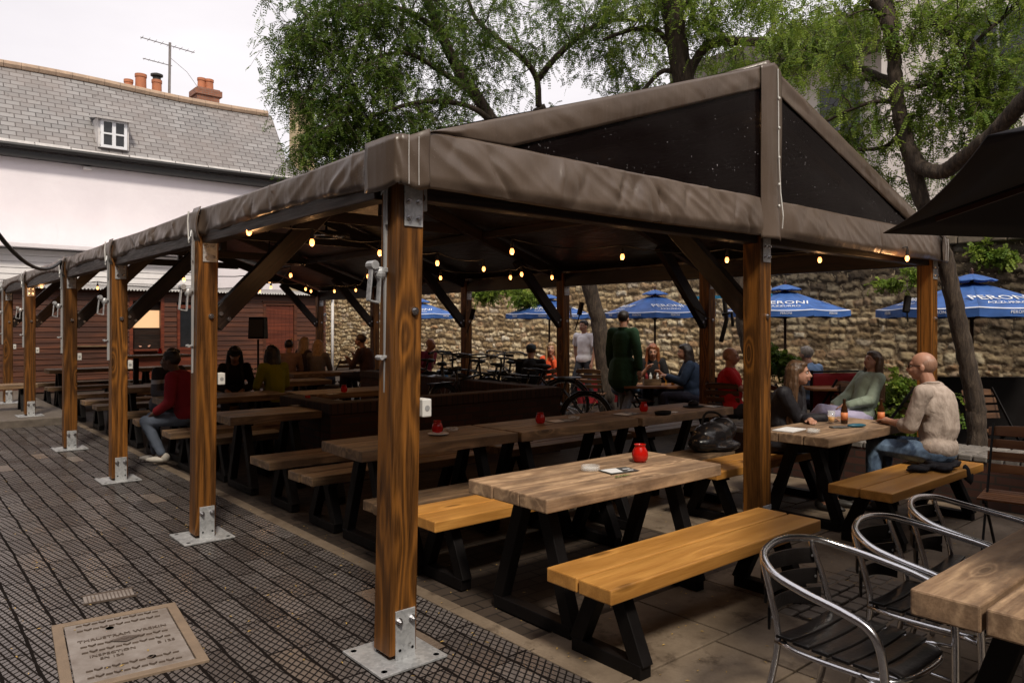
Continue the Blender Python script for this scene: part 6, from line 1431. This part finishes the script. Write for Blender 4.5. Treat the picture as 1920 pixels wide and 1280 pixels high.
for c in cs: T.branch_to(c)
T.finish('upright dark trunk tree behind the pavilion ridge with one long limb reaching right', None, T.fronds(cs, 5, .40, .19, 8), M['leaf'])
# tree 3: near right leaning trunk
T = Tree(45); b0 = I(1832, 845, 7.9); b0.z = -.02
T.limb([b0, I(1831, 810, 7.9), I(1826, 740, 7.9), I(1800, 620, 7.9), I(1775, 500, 7.9), I(1752, 430, 7.9), I(1728, 370, 7.9), I(1708, 300, 7.9), I(1694, 240, 7.9), I(1684, 200, 7.9), I(1676, 110, 7.9), I(1668, 60, 7.8), I(1650, 15, 7.8), I(1600, -40, 7.8), I(1560, -120, 7.8)], .095, .06, 14, .10)
T.limb([I(1700, 270, 7.9), I(1726, 312, 7.8), I(1765, 322, 7.6), I(1800, 300, 7.4), I(1850, 262, 7.1), I(1905, 205, 6.8), I(1970, 130, 6.5)], .075, .075, 12, .10)
T.limb([I(1676, 60, 7.8), I(1665, 10, 7.8), I(1655, -60, 7.9)], .07, .05, 8)
T.limb([I(1684, 160, 7.9), I(1640, 140, 8.2), I(1600, 120, 8.5)], .05, .03, 8)
T.limb([I(1690, 198, 7.9), I(1660, 190, 8), I(1620, 196, 8.1), I(1560, 222, 8.3), I(1540, 235, 8.4)], .028, .012, 6)
T.limb([I(1690, 165, 7.9), I(1730, 160, 7.8), I(1780, 130, 7.7), I(1850, 60, 7.6), I(1930, -10, 7.5)], .03, .015, 6)
T.limb([I(1688, 100, 7.9), I(1720, 60, 7.8), I(1760, 50, 7.7), I(1800, 90, 7.6), I(1830, 160, 7.5)], .025, .012, 6)
T.limb([I(1694, 240, 7.9), I(1660, 275, 8.1), I(1600, 280, 8.3), I(1560, 270, 8.4)], .03, .012, 6)
cs = []
for px, py, D, rx, ry, n in ((1880, 30, 7.6, .55, .45, 44), (1790, 10, 7.8, .5, .35, 30), (1850, 120, 7.6, .5, .35, 38), (1780, 150, 7.8, .4, .3, 24), (1800, 230, 7.8, .4, .3, 26), (1740, 210, 8.2, .3, .3, 14), (1640, 240, 8.3, .4, .3, 22), (1560, 250, 8.6, .4, .22, 14), (1600, 190, 8.4, .4, .2, 12), (1560, 150, 8.6, .35, .2, 10), (1640, 330, 8.6, .3, .2, 14), (1700, 370, 8.6, .25, .15, 8), (1600, 60, 8, .4, .25, 14), (1540, 20, 8.2, .45, .25, 14), (1730, 80, 7.8, .3, .3, 10), (1900, 160, 7.4, .3, .25, 14), (1690, 20, 8, .4, .25, 12), (1500, 130, 9, .35, .2, 8), (1790, 320, 8.6, .35, .2, 14), (1860, 200, 8.2, .3, .25, 14)):
    cs += blob(T.rng, I(px, py, D), (rx, rx*1.3, ry), int(n*.8))
for c in cs: T.branch_to(c, maxr=.016, minr=.003)
T.finish('near right tree with forked leaning trunk rising behind the low brick wall', None, T.fronds(cs, 3, .34, .16, 8, leaf=(.030, .010)), M['leaf'])
# ================================================================ SMALL PLANTS
def plant(name, lb, cs, per, length, fl, leafm, leaf=(.05, .02), cat='plant', stems=None, nl=5):
    T = Tree(len(lb)+7); V, Q, T_ = T.fronds(cs, per, length, fl, nl, hang=.3, leaf=leaf); r = empty(name, (0, 0, 0), 0, lb, cat)
    o = np_mesh('foliage', V, Q, [leafm], r, attrs={'lf': T_}); T.tw.build('stems', M['bark'], r)
    return r
rg = np.random.default_rng(5)
plant('shrub', 'bushy green shrub against the stone wall, left of the bald man', blob(rg, I(1706, 755, 9.2), (.42, .4, .34), 60), 5, .2, .12, M['leaf'], (.045, .017))
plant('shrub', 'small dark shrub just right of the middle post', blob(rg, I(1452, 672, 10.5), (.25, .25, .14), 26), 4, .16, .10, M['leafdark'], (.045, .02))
for px, py, D, n, lb in ((1700, 520, 12.9, 8, 'sprig of ivy growing from the dark wall left of the corner post'), (1880, 474, 12.3, 10, 'fern tuft growing on the wall top under the black parasol'), (925, 548, 17.5, 26, 'green fern hanging on the pale wall above the bicycles'), (1000, 560, 16.5, 20, 'trailing ivy on the pale wall behind the blue parasol'), (975, 535, 17.0, 14, 'small ivy tuft just under the canopy edge')):
    plant('wall_ivy', lb, blob(rg, I(px, py, D)-Vector((.25, 0, 0)), (.2, .42, .16), n), 4, .18, .12, M['leaf'], (.05, .02))
# ================================================================ STREET BUILDINGS BEHIND THE CAMERA (unseen, added to cut side light under the canopy)
def block(x0, y0, x1, y1, h, lb, wallm):
    r = empty('unseen_building', (0, 0, 0), 0, lb, 'building'); MB().b2((x0, y0, 0), (x1, y1, h)).build('wall', wallm, r); MB().b2((x0-.2, y0-.2, h+.002), (x1+.2, y1+.2, h+.3)).build('roof', M['slate'], r); return r
M['unseen_brownwall'] = plain('unseen_building_brown_brick', (.12, .085, .065), .9, nscale=2)
block(-14, -16, -6.2, 15.5, 8.5, 'dark brick building along the left side of the lane, unseen, added to cut side light', M['unseen_brownwall'])
block(-5.5, -22, 20, -13, 8.0, 'brown brick building behind the photographer, unseen, added to cut side light', M['unseen_brownwall'])
